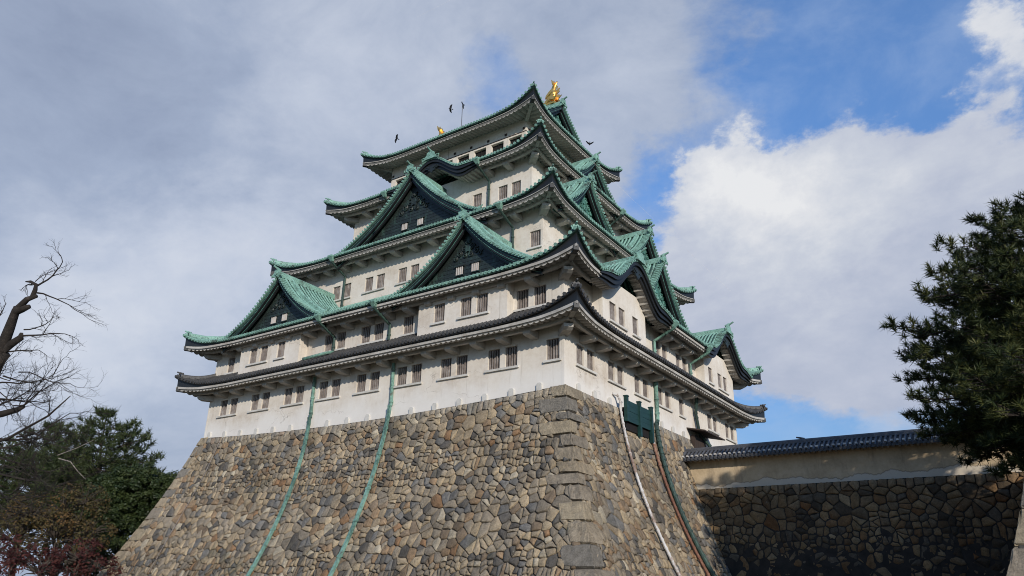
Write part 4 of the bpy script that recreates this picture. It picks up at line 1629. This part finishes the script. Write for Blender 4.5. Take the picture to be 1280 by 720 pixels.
# long verdigris channels over the plaster and down the curved stone face
for top, path in (((-22.62, 3.55), [(387.4, 524.5), (379.8, 558), (370.6, 588.6), (341.6, 649.8), (306.4, 718.5), (290, 750)]),
                  ((-14.25, 3.45), [(486, 513), (480.8, 544.7), (460, 609), (440.8, 657.6), (420, 701), (404, 735)])):
    pipe([(top[0], -.14, top[1]), (top[0] + .1, -.16, .35)], .125, MAT['pipe'], step=1.2)
    pts = [Vector((top[0] + .1, -.20, .35))] + [hit_front(a, b, .20) for a, b in path]
    fine_ = []
    for a, b in zip(pts, pts[1:]):
        for q in range(6):
            fine_.append(a.lerp(b, q / 6))
    fine_.append(pts[-1])
    f0, f1, fm = fine_[1], fine_[-1], fine_[len(fine_) // 2]
    tm = (fm.z - f0.z) / (f1.z - f0.z)
    kk = (fm.x - (f0.x + (f1.x - f0.x) * tm)) / (tm * (1 - tm))
    new = [fine_[0]]
    for p in fine_[1:]:
        t = (p.z - f0.z) / (f1.z - f0.z)
        new.append(Vector((f0.x + (f1.x - f0.x) * t + kk * t * (1 - t), -(bat(max(0, -p.z)) + .17), p.z)))
    fine_ = new
    m = MB()
    m.sweep(fine_, [(-.115, -.10), (-.115, .07), (.115, .07), (.115, -.10)], XD, FN)
    acc = 0
    for a, b in zip(fine_, fine_[1:]):
        acc += (b - a).length
        if acc > 2.1:
            acc = 0
            dv = (b - a).normalized()
            m.sweep([a, a + dv * .14], [(-.15, -.12), (-.15, .10), (.15, .10), (.15, -.12)], XD, FN)
    m.build('rain_channel', MAT['pipe'], castle)

# thin cable down the stone near the left corner
pts = [hit_front(a, b, .16) for a, b in ((275, 551), (258, 588), (236, 628), (210, 672), (186, 716))]
m = MB()
m.tube(pts, .022, 5)
m.build('cable', MAT['bar'], castle)


def right_path(path, off):
    pts = [hit_right(a, b, off) for a, b in path]
    out = []
    for a, b in zip(pts, pts[1:]):
        for q in range(5):
            p = a.lerp(b, q / 5)
            out.append(p)
    out.append(pts[-1])
    za, zb_ = out[0].z, out[-1].z                   # straight run over the face, following its curve
    ya, ym, yb = out[0].y, out[len(out) // 2].y, out[-1].y
    zm = out[len(out) // 2].z
    res = []
    for p in out:
        t = (p.z - za) / (zb_ - za)
        tm = (zm - za) / (zb_ - za)
        k = (ym - (ya + (yb - ya) * tm)) / (tm * (1 - tm))
        res.append(Vector((bat(max(0, -p.z)) + off, ya + (yb - ya) * t + k * t * (1 - t), p.z)))
    return res


pts = right_path([(776, 503), (779.8, 536), (792, 588), (809.3, 631.5), (830, 685), (849, 718), (862, 742)], .24)
pipe([(.02, pts[0].y - .5, pts[0].z + .55), (.30, pts[0].y - .2, pts[0].z + .45)] + pts, .085, MAT['pipe_white'], 'white_pipe')
pts = right_path([(811, 519), (814.5, 529), (825, 574), (837, 616), (858, 664), (885.7, 718), (900, 744)], .22)
pipe([(.02, pts[0].y - .4, pts[0].z + .40), (.28, pts[0].y - .3, pts[0].z + .35)] + pts[:9], .085, MAT['pipe_white'], 'white_pipe')
pipe(pts[8:], .095, MAT['pipe_rust'], 'rusty_pipe')
pts = right_path([(820.5, 531), (826.7, 567), (840.6, 609), (861.4, 664), (892.6, 716.5), (906, 742)], .22)
pipe([(.18, 13.25, 3.5), (.18, 13.25, .3)], .15, MAT['pipe'], step=1.1)
pipe([(.18, 13.25, .3)] + pts, .15, MAT['pipe_dark'])
pipe([(.55, 20.55, 3.55), (.25, 20.9, 2.4), (.25, 21.5, .7), (.85, 22.0, -.2), (.95, 22.1, -2.0)], .14, MAT['pipe_dark'], step=1.0)

# green board screen over an opening at the head of the stone face
m = MB()
m.box(.50, .73, 6.75, 10.35, -1.55, -.05)
m.build('dark_opening', MAT['void'], castle)
m = MB()
for (a, b) in ((6.80, 8.52), (8.76, 10.42)):
    for j in range(4):
        z0 = .42 - .36 * (j + 1)
        m.box(.80 + .012 * (j % 2), .88 + .012 * (j % 2), a, b, z0 + .008, z0 + .352)
scr = m.build('board_screen', MAT['screen'], castle)
for (y, zlo) in ((6.66, -1.05), (8.64, -1.75), (10.56, -1.85)):
    m = MB()
    m.box(.74, .98, y - .13, y + .13, zlo, .62)
    m.box(.71, 1.01, y - .16, y + .16, .62, .70)
    m.build('post', MAT['screen'], scr)

# doorway with a thin canopy where the wall meets the keep
m = MB()
m.box(.05, .42, 19.9, 22.3, -2.3, .42)
dr = m.build('doorway', MAT['wood'], castle)
m = MB()
m.poly([(1.5, 19.3, .62), (1.5, 24.0, .62), (.0, 24.0, .95), (.0, 19.3, .95)])
m.poly([(1.5, 19.3, .52), (1.5, 24.0, .52), (.0, 24.0, .85), (.0, 19.3, .85)])
m.quad((1.5, 19.3, .62), (1.5, 24.0, .62), (1.5, 24.0, .52), (1.5, 19.3, .52))
m.quad((1.5, 19.3, .62), (0, 19.3, .95), (0, 19.3, .85), (1.5, 19.3, .52))
m.build('canopy', MAT['wood'], dr)

# small plastered drain hoods along the foot of the plaster
for j in range(17):
    x = -1.75 - 2.1 * j
    if x < -L + .3:
        break
    z = -sag(-x / L)
    m = MB()
    w_, hh_ = .19, .36
    A_ = [Vector((x - w_, -.03, z - .1)), Vector((x + w_, -.03, z - .1)), Vector((x + w_, -.03, z + hh_)), Vector((x + w_ * .6, -.03, z + hh_ + .1)), Vector((x - w_ * .6, -.03, z + hh_ + .1)), Vector((x - w_, -.03, z + hh_))]
    m.sweep([Vector((0, 0, 0)), Vector((0, -.13, 0))], [(p.x, p.z) for p in A_], XD, Z)
    m.build('drain_hood', MAT['plaster_trim'], castle)
for j in range(12):
    y = 1.6 + 2.1 * j
    if 6.2 < y < 11 or 19 < y:
        continue
    m = MB()
    m.sweep([Vector((.03, 0, 0)), Vector((.14, 0, 0))], [(y - .18, -.1), (y + .18, -.1), (y + .18, .36), (y + .1, .45), (y - .1, .45), (y - .18, .36)], YD, Z)
    m.build('drain_hood', MAT['plaster_trim'], castle)

# ================================================================== MOAT WALL AND ROOFED WALL
YW = 16.5
XE = 26.5


def bat2(h):
    return .10 * h + .003 * h * h


mw = MB()
mw.cur = 1
mw.quad((.3, YW - bat2(0) + .09, -4.35), (XE, YW - bat2(0) + .09, -4.35), (XE, YW - bat2(14.6) + .09, MZ), (.3, YW - bat2(14.6) + .09, MZ))
mw.quad((.3, YW + .09, -4.35), (XE, YW + .09, -4.35), (XE, YW + 6, -4.35), (.3, YW + 6, -4.35))
mw.quad((XE, YW + .1, -4.35), (XE, YW + 6, -4.35), (XE, YW + 6, MZ), (XE, YW - bat2(14.6) + .1, MZ))
mw.cur = 0
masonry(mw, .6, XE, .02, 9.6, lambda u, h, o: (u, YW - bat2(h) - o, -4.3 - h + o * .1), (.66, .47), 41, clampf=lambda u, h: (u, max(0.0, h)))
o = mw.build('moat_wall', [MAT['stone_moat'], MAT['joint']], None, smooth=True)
tag(o, 'dark shaded retaining wall of rough fitted stones under the roofed earthen wall', 'stone wall')

ew = empty('roofed_wall', (13, YW + .7, -4.3))
tag(ew, 'long tan earthen wall with a grey tiled coping running right from the keep', 'roofed wall')
m = MB()
m.box(.4, XE, YW + .38, YW + 1.2, -4.34, -2.05)
m.build('plaster_wall', MAT['earth'], ew)
m = MB()
YR = YW + .79
ZR = -1.42


def wroof(y):
    q = abs(y - YR) / 1.28
    return ZR - .86 * (.75 * q + .25 * q * q) + .06 * q ** 4


ys = [YR - 1.28 + 2.56 * j / 12 for j in range(13)]
m.cur = 1
m.grid([[(x, y, wroof(y)) for y in ys] for x in (.62, XE / 2, XE)])
m.cur = 0
nx = int((XE - .6) / .30)
for j in range(nx + 1):
    x = .68 + j * .30
    m.tube([(x, y, wroof(y) + .03) for y in [YR - 1.30, YR - .95, YR - .6, YR - .2]], .082, 6)
    m.tube([(x, YR - 1.27, wroof(YR - 1.28) + .03), (x, YR - 1.37, wroof(YR - 1.28) + .0)], .105, 8)
m.grid([[(x, YR - 1.28, wroof(YR - 1.28) - a) for x in (.62, XE)] for a in (0, .11)])
m.sweep([(.55, YR, ZR - .05), (XE, YR, ZR - .05)], [(-.17, 0), (-.16, .20), (-.08, .30), (.08, .30), (.16, .20), (.17, 0)], YD)
rf = m.build('tile_roof', [MAT['tile_blue'], MAT['tile_pan']], ew)
m = MB()                                            # end tile and verge at the keep end
m.sweep([(.48, YR, ZR), (.60, YR, ZR)], [(-.24, -.12), (-.28, .10), (-.14, .30), (0, .46), (.14, .30), (.28, .10), (.24, -.12)], YD)
m.tube([(.62, y, wroof(y) + .05) for y in ys[:7]], .11, 7)
m.tube([(9.5, YR, ZR + .22), (9.2, YR, ZR + .34), (8.95, YR, ZR + .40)], [.10, .07, .05], 6)
m.build('ridge_end_tile', MAT['tile_blue'], rf)
m = MB()                                            # plastered rafters under the coping
for j in range(int((XE - .6) / .36)):
    x = .8 + j * .36
    m.obox((x, YR - .78, wroof(YR - .8) - .20), (.075, 0, 0), (0, .42, -.16), (0, .02, .06))
m.build('rafters', MAT['eave_white'], rf)
m = MB()
m.quad((.62, YR - 1.22, wroof(YR - 1.22) - .11), (XE, YR - 1.22, wroof(YR - 1.22) - .11), (XE, YR - .40, wroof(YR - .4) - .12), (.62, YR - .40, wroof(YR - .4) - .12))
m.build('soffit', MAT['eave_grey'], rf)

# stone abutment that closes the moat on the right
BX, BY = 22.85, -2.0


def bat3(h):
    return .16 * h + .019 * h * h


m = MB()
m.cur = 1
rows = []
for h in [15 * j / 10 for j in range(11)]:
    b = bat3(h) - .1
    z = -4.3 - h
    rows.append([(BX - b + .0, YW, z), (BX - b, BY - b, z), (40, BY - b, z)])
m.grid(rows)
m.quad((BX + .1, YW, -4.32), (BX + .1, BY + .1, -4.32), (40, BY + .1, -4.32), (40, YW, -4.32))
m.cur = 0
masonry(m, -4, 16.0, .02, 10.2, lambda u, h, o: (BX - bat3(h) - o, u, -4.3 - h), (1.0, .75), 51, clampf=lambda u, h: (max(BY - bat3(h) + .05, u), max(0, h)), keep=lambda u, h: u > BY - bat3(h) + .6)
masonry(m, 17, 32, .02, 10.2, lambda u, h, o: (u, BY - bat3(h) - o, -4.3 - h), (1.0, .75), 52, clampf=lambda u, h: (max(BX - bat3(h) + .05, u), max(0, h)), keep=lambda u, h: u > BX - bat3(h) + .6)
ab = m.build('stone_abutment', [MAT['stone'], MAT['joint']], None, smooth=True)
tag(ab, 'sunlit stone corner of the bridge abutment at the right edge of the photo', 'stone abutment')
m = MB()
quoins(m, lambda u, h, o: (BX - bat3(h) - o + u, BY - bat3(h) - o, -4.3 - h), lambda u, h, o: (BX - bat3(h) - o, BY - bat3(h) - o + u, -4.3 - h), quoin_plan(10.5, 77, (2.0, 3.0), (1.1, 1.5), (1.1, 1.4)), 77)
m.build('corner_stone', MAT['stone'], ab)

# ================================================================== TREES


def leaf_tri(m, p, d, ln, wd, shade, rr):
    """one slim blade from p along d"""
    d = d.normalized()
    s_ = d.cross(Vector((rr.uniform(-1, 1), rr.uniform(-1, 1), rr.uniform(-1, 1))))
    if s_.length < 1e-4:
        s_ = Vector((1, 0, 0))
    s_.normalize()
    a = m.V(p - s_ * wd * .5, (shade,) * 3)
    b = m.V(p + s_ * wd * .5, (shade,) * 3)
    c_ = m.V(p + d * ln, (shade,) * 3)
    m.F(a, b, c_)


def leaf_quad(m, p, nrm, sz, shade, rr):
    t = nrm.cross(Vector((rr.uniform(-1, 1), rr.uniform(-1, 1), rr.uniform(-1, 1))))
    if t.length < 1e-4:
        t = Vector((1, 0, 0))
    t.normalize()
    b = nrm.cross(t).normalized()
    k = rr.uniform(.55, .9)
    ids = [m.V(p - t * sz, (shade,) * 3), m.V(p + b * sz * k, (shade,) * 3), m.V(p + t * sz, (shade,) * 3), m.V(p - b * sz * k, (shade,) * 3)]
    m.F(*ids)


def tuft(m, p, d, ln, n, wd, rr, shade):
    """a pine shoot: needles fanning forward and out round direction d"""
    d = d.normalized()
    for _ in range(n):
        v = Vector((rr.gauss(0, 1), rr.gauss(0, 1), rr.gauss(0, 1))).normalized()
        v = v + d * rr.uniform(.35, 1.3)
        leaf_tri(m, p + d * rr.uniform(-.5, .35) * ln, v, ln * rr.uniform(.75, 1.15), wd, min(1, max(0, shade + rr.uniform(-.18, .18))), rr)


def pine(name, basep, top_z, prof, label, group, seed, layers, per, tl, tn, tw, mat, trunk_r, lean=(0, 0), twig_step=.34, drop=.10, az0=None, dens=1.0, gapp=.12, flat=False):
    rr = random.Random(seed)
    bp = Vector(basep)
    th = empty(name, bp)
    tag(th, label, 'pine tree', group)
    tk, cr = MB(), MB()
    H = top_z - bp.z

    def axis(z):
        t = (z - bp.z) / H
        return Vector((bp.x + lean[0] * t + .25 * math.sin(t * 5 + seed), bp.y + lean[1] * t + .25 * math.cos(t * 4 + seed), z))
    tz = [bp.z - .2 + H * j / 14 for j in range(15)]
    tk.tube([axis(z) for z in tz], [trunk_r * (1 - .9 * j / 14) for j in range(15)], 10)

    def rad(z):
        for (za, ra), (zb_, rb) in zip(prof, prof[1:]):
            if za <= z <= zb_:
                return ra + (rb - ra) * (z - za) / (zb_ - za)
        return prof[0][1] if z < prof[0][0] else prof[-1][1]
    zlo, zhi = prof[0][0], prof[-1][0]
    for li in range(layers):
        z = zlo + (zhi - zlo) * (li + (rr.uniform(-.12, .12) if flat else rr.uniform(-.3, .3))) / (layers - 1)
        n = max(3, int(per * (.6 + .4 * (1 - li / layers))))
        a0 = rr.uniform(0, 2 * PI)
        for b in range(n):
            az = a0 + 2 * PI * (b + rr.uniform(-.28, .28)) / n
            r_ = rad(z) * (rr.uniform(.55, 1.08) if flat else rr.uniform(.72, 1.08))
            if r_ < .3:
                r_ = .3
            z0 = min(zhi - .05, max(bp.z + .5, z - r_ * .22))
            st = axis(z0)
            hd = Vector((math.cos(az), math.sin(az), 0))
            end = axis(z) + hd * r_
            mid = st.lerp(end, .5) + Z * (r_ * drop)
            pts = []
            K = 8
            for q in range(K + 1):
                t = q / K
                p = st * (1 - t) ** 2 + mid * 2 * t * (1 - t) + end * t * t + Z * (.10 * r_ * max(0, t - .7))
                pts.append(p + Vector((rr.gauss(0, .02), rr.gauss(0, .02), rr.gauss(0, .02))) * r_)
            br = max(.025, trunk_r * .26 * (r_ / max(1, rad(zlo + (zhi - zlo) * .4))))
            tk.tube(pts, [br * (1 - .85 * q / K) for q in range(K + 1)], 6, cap=False)
            sd = hd.cross(Z)
            ns = max(2, int(r_ * .78 / twig_step * dens))
            for s_ in range(ns + 1):
                t = .24 + .76 * s_ / ns
                f = t * K
                i_ = min(K - 1, int(f))
                p = pts[i_].lerp(pts[i_ + 1], f - i_)
                sub = (1.12 - t) * r_ * .42 + .16
                for sg in (-1, 1):
                    if rr.random() < gapp:
                        continue
                    tl_ = sub * rr.uniform(.5, 1.1)
                    dirv = (hd * rr.uniform(.35, .9) + sd * sg + Z * (rr.uniform(-.02, .16) if flat else rr.uniform(-.05, .45))).normalized()
                    q1 = p + dirv * tl_
                    tk.tube([p, q1], [.018 + br * .12, .008], 4, cap=False)
                    nt = max(1, int(tl_ / (tl * 1.15)))
                    for w in range(nt):
                        c0 = p.lerp(q1, (w + 1) / nt) + Vector((rr.uniform(-.5, .5), rr.uniform(-.5, .5), rr.uniform(-.2, .5))) * tl * .8
                        up = (dirv * .55 + Z * rr.uniform(.35, 1.0) + Vector((rr.gauss(0, .3), rr.gauss(0, .3), 0)))
                        tuft(cr, c0, up, tl, tn, tw, rr, rr.uniform(.2, .85))
                if s_ == ns:
                    tuft(cr, p, hd + Z * .6, tl, tn, tw, rr, .6)
    for j in range(7):
        tuft(cr, axis(zhi + .02) + Vector((rr.uniform(-.2, .2), rr.uniform(-.2, .2), rr.uniform(-.3, .15))), Z, tl, tn, tw, rr, .6)
    tk.build('trunk', MAT['bark'], th)
    cr.build('crown', mat, th)
    return th


# big black pine at the right edge, its trunk just outside the picture
PD = 34.0
PB = at(1360, 600, PD)


def pz_(py):
    return at(1360, py, PD).z


prof_r = [(pz_(588), 3.7), (pz_(560), 5.8), (pz_(528), 6.7), (pz_(478), 7.4), (pz_(445), 6.3), (pz_(415), 6.4), (pz_(385), 7.2), (pz_(345), 6.3), (pz_(312), 5.4), (pz_(280), 4.6), (pz_(240), 3.9), (pz_(190), 2.0)]
pine('pine_tree', (PB.x, PB.y, -4.5), pz_(190), prof_r, 'dark bushy pine tree at the right edge in front of the roofed wall', None, 3, 16, 13, .42, 36, .052, MAT['needles'], .42, twig_step=.29, gapp=.05, drop=.05, flat=True)


def px_z(px, py, d):
    return at(px, py, d).z


# pine behind the left trees
for (px, py_top, d, widths, seed, label) in ((95, 500, 74, [(640, 5.6), (600, 6.6), (570, 6.4), (545, 5.6), (525, 4.2), (510, 2.2), (502, .8)], 5, 'tall dark pine with tiered branches beyond the bare tree at left'),
                                             (20, 520, 78, [(650, 5.0), (600, 6.2), (570, 5.4), (545, 4.0), (530, 2.2), (522, .7)], 8, 'dark pine half hidden behind the bare branches at the far left')):
    b = at(px, 700, d)
    pr = [(px_z(px, y, d), r) for y, r in widths]
    pine('pine_tree', (b.x, b.y, GZ), pr[-1][0], pr, label, None, seed, 14, 10, .62, 20, .085, MAT['needles_far'], .40, twig_step=.62, gapp=.05, drop=.02)


def clump_tree(name, px, py_top, d, blobs, label, cat, seed, mat, leaf=.17, per=60, clumps=60, trunk_r=.35, fill=1.0, csz=.62, branchy=False):
    """broad-leaved crown of many small leaf clumps; blobs: (px, py, radius m) seen at distance d"""
    rr = random.Random(seed)
    b = at(px, 700, d)
    th = empty(name, (b.x, b.y, GZ))
    tag(th, label, cat)
    tk, cr = MB(), MB()
    top = at(px, py_top, d)
    tk.tube([(b.x, b.y, GZ - .2), (b.x + .2, b.y, GZ + (top.z - GZ) * .4), (top.x, top.y, GZ + (top.z - GZ) * .75)], [trunk_r, trunk_r * .7, trunk_r * .3], 9)
    for (bx, by, br, ddep) in blobs:
        c0 = at(bx, by, d + ddep)
        tk.tube([(b.x, b.y, GZ + (c0.z - GZ) * .35), c0 - Z * br * .6, c0], [trunk_r * .5, trunk_r * .3, trunk_r * .12], 6)
        n = int(clumps * br * br * fill / 9) + 6
        for j in range(n):
            v = Vector((rr.gauss(0, 1), rr.gauss(0, 1), rr.gauss(0, 1))).normalized()
            if v.z < -.5 and rr.random() < .6:
                v.z = -v.z
            p = c0 + Vector((v.x * br, v.y * br, v.z * br * .82)) * (rr.uniform(.80, 1.06) if rr.random() < .75 else rr.uniform(.3, .8))
            if branchy:
                tk.tube([c0.lerp(p, .2), c0.lerp(p, .6) + Vector((rr.gauss(0, .15), rr.gauss(0, .15), .2)), p + v * .5], [.05, .03, .01], 4, cap=False)
            sh = rr.uniform(.1, .9)
            cs = csz * rr.uniform(.65, 1.3)
            for q in range(per):
                w = Vector((rr.gauss(0, 1), rr.gauss(0, 1), rr.gauss(0, 1))).normalized()
                if w.dot(v) < -.2:
                    w = -w
                lp = p + w * cs * rr.uniform(.5, 1.0)
                nn = (w * .8 + Z * .5 + Vector((rr.gauss(0, .5), rr.gauss(0, .5), rr.gauss(0, .5)))).normalized()
                leaf_quad(cr, lp, nn, leaf * rr.uniform(.7, 1.25), min(1, max(0, sh + rr.uniform(-.2, .2))), rr)
    tk.build('trunk', MAT['bark'], th)
    cr.build('crown', mat, th)
    return th


clump_tree('evergreen_tree', 168, 588, 70, [(150, 640, 4.0, 0), (192, 628, 3.2, 1), (120, 655, 3.2, -1), (172, 612, 2.6, 0), (205, 612, 1.9, 1), (140, 620, 2.2, -.5), (105, 690, 3.0, -1), (165, 690, 4.2, -1), (215, 655, 2.6, 2)],
           'rounded dark green evergreen tree just left of the stone base', 'evergreen tree', 21, MAT['evergreen'], .105, 95, 110, .45, 1.0, .50)
clump_tree('autumn_tree', 70, 615, 58, [(40, 650, 2.4, 0), (80, 640, 2.2, .5), (105, 630, 1.6, 1), (20, 672, 2.2, -.5), (70, 675, 2.5, -.5), (110, 668, 1.8, .5), (5, 648, 1.7, 0)],
           'brownish yellow autumn tree with thinning leaves at lower left', 'autumn tree', 22, MAT['autumn'], .10, 22, 85, .25, 1.0, .55, branchy=True)
clump_tree('maple_tree', 22, 680, 50, [(20, 705, 1.7, 0), (-8, 690, 1.5, 0), (50, 715, 1.6, 0)], 'deep red maple in the bottom left corner', 'maple tree', 23, MAT['maple'], .09, 26, 110, .18, 1.0, .42, branchy=True)
clump_tree('maple_tree', 88, 690, 54, [(75, 708, 1.5, 0), (100, 700, 1.5, 0), (120, 712, 1.4, .4)], 'dark red maple below the rounded evergreen tree', 'maple tree', 24, MAT['maple'], .09, 26, 110, .18, 1.0, .42, branchy=True)


def twig(m, p, d, ln, r, depth, rr, up=.10, buds=None):
    """recursive bare branch"""
    K = 6
    pts = [p]
    dd = d.normalized()
    for q in range(K):
        dd = (dd + Vector((rr.gauss(0, .16), rr.gauss(0, .16), rr.gauss(0, .14) + up * .5))).normalized()
        pts.append(pts[-1] + dd * ln / K)
    m.tube(pts, [r * (1 - .62 * q / K) for q in range(K + 1)], 5 if r > .02 else 3, cap=False)
    if depth == 0:
        return
    n = 3 if depth > 1 else 4
    for j in range(n + 1):
        t = .22 + .78 * (j + rr.uniform(-.2, .2)) / n
        t = min(1, max(.15, t))
        i_ = min(K - 1, int(t * K))
        q = pts[i_].lerp(pts[i_ + 1], t * K - i_)
        v = (pts[i_ + 1] - pts[i_]).normalized()
        s_ = v.cross(Vector((rr.gauss(0, 1), rr.gauss(0, 1), rr.gauss(0, 1)))).normalized()
        nd = (v * rr.uniform(.6, 1.0) + s_ * rr.uniform(.45, .95) + Z * up).normalized()
        twig(m, q, nd, ln * rr.uniform(.38, .62), r * .50, depth - 1, rr, up)


D0 = 24.0
bt = empty('bare_tree', (at(-60, 700, D0).x, at(-60, 700, D0).y, GZ))
tag(bt, 'leafless old tree with broken limbs and fine twigs at the left edge', 'bare tree')
rr = random.Random(77)
m = MB()
P_ = lambda x, y, dd=0.0: at(x, y, D0 + dd)
m.tube([Vector((bt.location.x, bt.location.y, GZ - .2)), P_(-62, 660), P_(-52, 580), P_(-40, 520), P_(-14, 470), P_(2, 436), P_(12, 410), P_(20, 388), P_(34, 374), P_(46, 370)], [.34, .30, .27, .24, .20, .175, .15, .12, .09, .06], 10)
m.tube([P_(4, 438), P_(14, 430), P_(26, 422), P_(27, 416)], [.13, .12, .10, .05], 8)
m.tube([P_(-10, 470), P_(-2, 452), P_(8, 442)], [.2, .19, .14], 8)
m.tube([P_(20, 388), P_(28, 386), P_(37, 383)], [.16, .12, .07], 8)
m.tube([P_(40, 372), P_(44, 362), P_(45, 356), P_(38, 352), P_(32, 352)], [.08, .07, .06, .045, .02], 7)
m.tube([P_(-40, 530), P_(-20, 522), P_(4, 517), P_(22, 512), P_(30, 508)], [.13, .12, .105, .09, .06], 9)
m.tube([P_(-30, 560), P_(10, 548), P_(60, 520), P_(88, 495)], [.07, .05, .035, .015], 6)
tr = m.build('trunk', MAT['bark_dead'], bt, smooth=True)


def px_dir(x0, y0, x1, y1, dz=0.0):
    return (at(x1, y1, D0 + dz) - at(x0, y0, D0))


m = MB()
for (x0, y0, x1, y1, r, dep, dz) in ((45, 358, 108, 330, .042, 3, .6), (46, 366, 104, 380, .036, 3, -.6), (40, 356, 16, 350, .03, 2, .3), (44, 352, 72, 316, .022, 2, .3), (26, 420, 98, 424, .042, 3, .4),
                                     (30, 412, 84, 402, .03, 2, -.5), (8, 440, 64, 432, .035, 3, .4), (-4, 400, 12, 372, .03, 2, .2), (4, 470, 70, 486, .035, 3, .3), (-10, 480, 84, 470, .04, 3, -.4),
                                     (-20, 500, 80, 500, .045, 3, .3), (10, 516, 100, 492, .04, 3, .5), (28, 510, 60, 470, .03, 3, 0), (-20, 545, 90, 548, .05, 3, .3), (20, 546, 120, 530, .04, 3, .6),
                                     (-20, 570, 90, 590, .045, 3, .3), (-20, 590, 70, 600, .045, 3, -.3), (30, 540, 112, 560, .035, 3, .4), (0, 560, 60, 560, .04, 3, .0), (-20, 610, 70, 620, .04, 3, .2),
                                     (-30, 450, 30, 492, .04, 3, .3), (60, 520, 90, 490, .025, 2, .2), (-20, 630, 50, 652, .035, 3, .3), (-20, 520, 60, 450, .04, 3, .4)):
    p = at(x0, y0, D0)
    d = px_dir(x0, y0, x1, y1, dz)
    twig(m, p, d, d.length * .74, r * .8, dep, rr, up=.06)
for k_ in range(20):
    x0, y0 = rr.uniform(-30, 30), rr.uniform(455, 640)
    p = at(x0, y0, D0)
    d = px_dir(x0, y0, x0 + rr.uniform(30, 75), y0 + rr.uniform(-35, 25), rr.uniform(-.6, .6))
    twig(m, p, d, d.length, .022, 3, rr, up=.06)
m.build('branch', MAT['twig'], bt)
m = MB()                                            # two pale dead sticks hanging in the branches
m.tube([at(72, 569, 46), at(96, 560, 46), at(117, 550, 46)], [.028, .022, .012], 5)
m.tube([at(73, 573, 46), at(88, 577, 46), at(97, 589, 46), at(107, 599, 46)], [.03, .026, .02, .012], 5)
o = m.build('dead_branch', MAT['pipe_rust'], None)
o.data.materials[0] = MAT['bar']
tag(o, 'pale forked dead branch caught in front of the dark pine at left', 'dead branch')

# ================================================================== BIRDS


def bird_mesh(wing_up, span):
    m = MB()
    m.tube([(0, -.30, 0), (0, -.22, .01), (0, -.05, .02), (0, .12, .02), (0, .24, .03), (0, .32, .03)], [.012, .05, .085, .075, .05, .012], 8)
    m.tube([(0, .30, .03), (0, .37, .02)], [.022, .004], 5)
    tl = [(-.03, -.24, 0), (.03, -.24, 0), (.10, -.46, .0), (0, -.49, .0), (-.10, -.46, .0)]
    m.sweep([Vector((0, 0, -.008)), Vector((0, 0, .008))], [(a, b) for a, b, _ in tl], XD, YD)
    for sg in (-1, 1):
        rows = []
        for t, lead, trail in ((.0, .16, -.14), (.25, .20, -.17), (.5, .20, -.14), (.75, .10, -.16), (.92, -.02, -.17), (1.0, -.12, -.16)):
            z = wing_up * math.sin(t * 1.4) * span * .5
            rows.append([(sg * (.05 + t * span / 2), lead, z), (sg * (.05 + t * span / 2), (lead + trail) / 2, z + .02), (sg * (.05 + t * span / 2), trail, z)])
        m.grid(rows)
        m.grid([[(a, b, c_ - .012) for a, b, c_ in r_] for r_ in rows])
    return m


protos = [bird_mesh(.35, 1.25), bird_mesh(-.25, 1.2), bird_mesh(.75, 1.15)]
birds = [(563, 136, 62, 0, (.5, .7, 2.3), 'black crow gliding just left of the lightning rod'),
         (579, 131, 66, 1, (.7, .6, 1.9), 'black crow at the tip of the lightning rod'),
         (496, 173, 58, 1, (.9, .8, 2.6), 'lone black crow flying left of the upper roofs'),
         (737, 180, 62, 2, (-.2, .1, .6), 'black crow with raised wings right of the top roof'),
         (667, 96, 64, 0, (.3, .2, 1.0), None)]
pm = {}
for (px, py, d, k, rot, label) in birds:
    if label is None:
        continue
    if k not in pm:
        o = protos[k].build('crow', MAT['bird'], None)
        pm[k] = o
    else:
        o = pm[k].copy()
        col.objects.link(o)
    o.location = at(px, py, d)
    o.rotation_euler = rot
    o.scale = (.55, .55, .55)
    tag(o, label, 'bird', 'crows circling the keep')
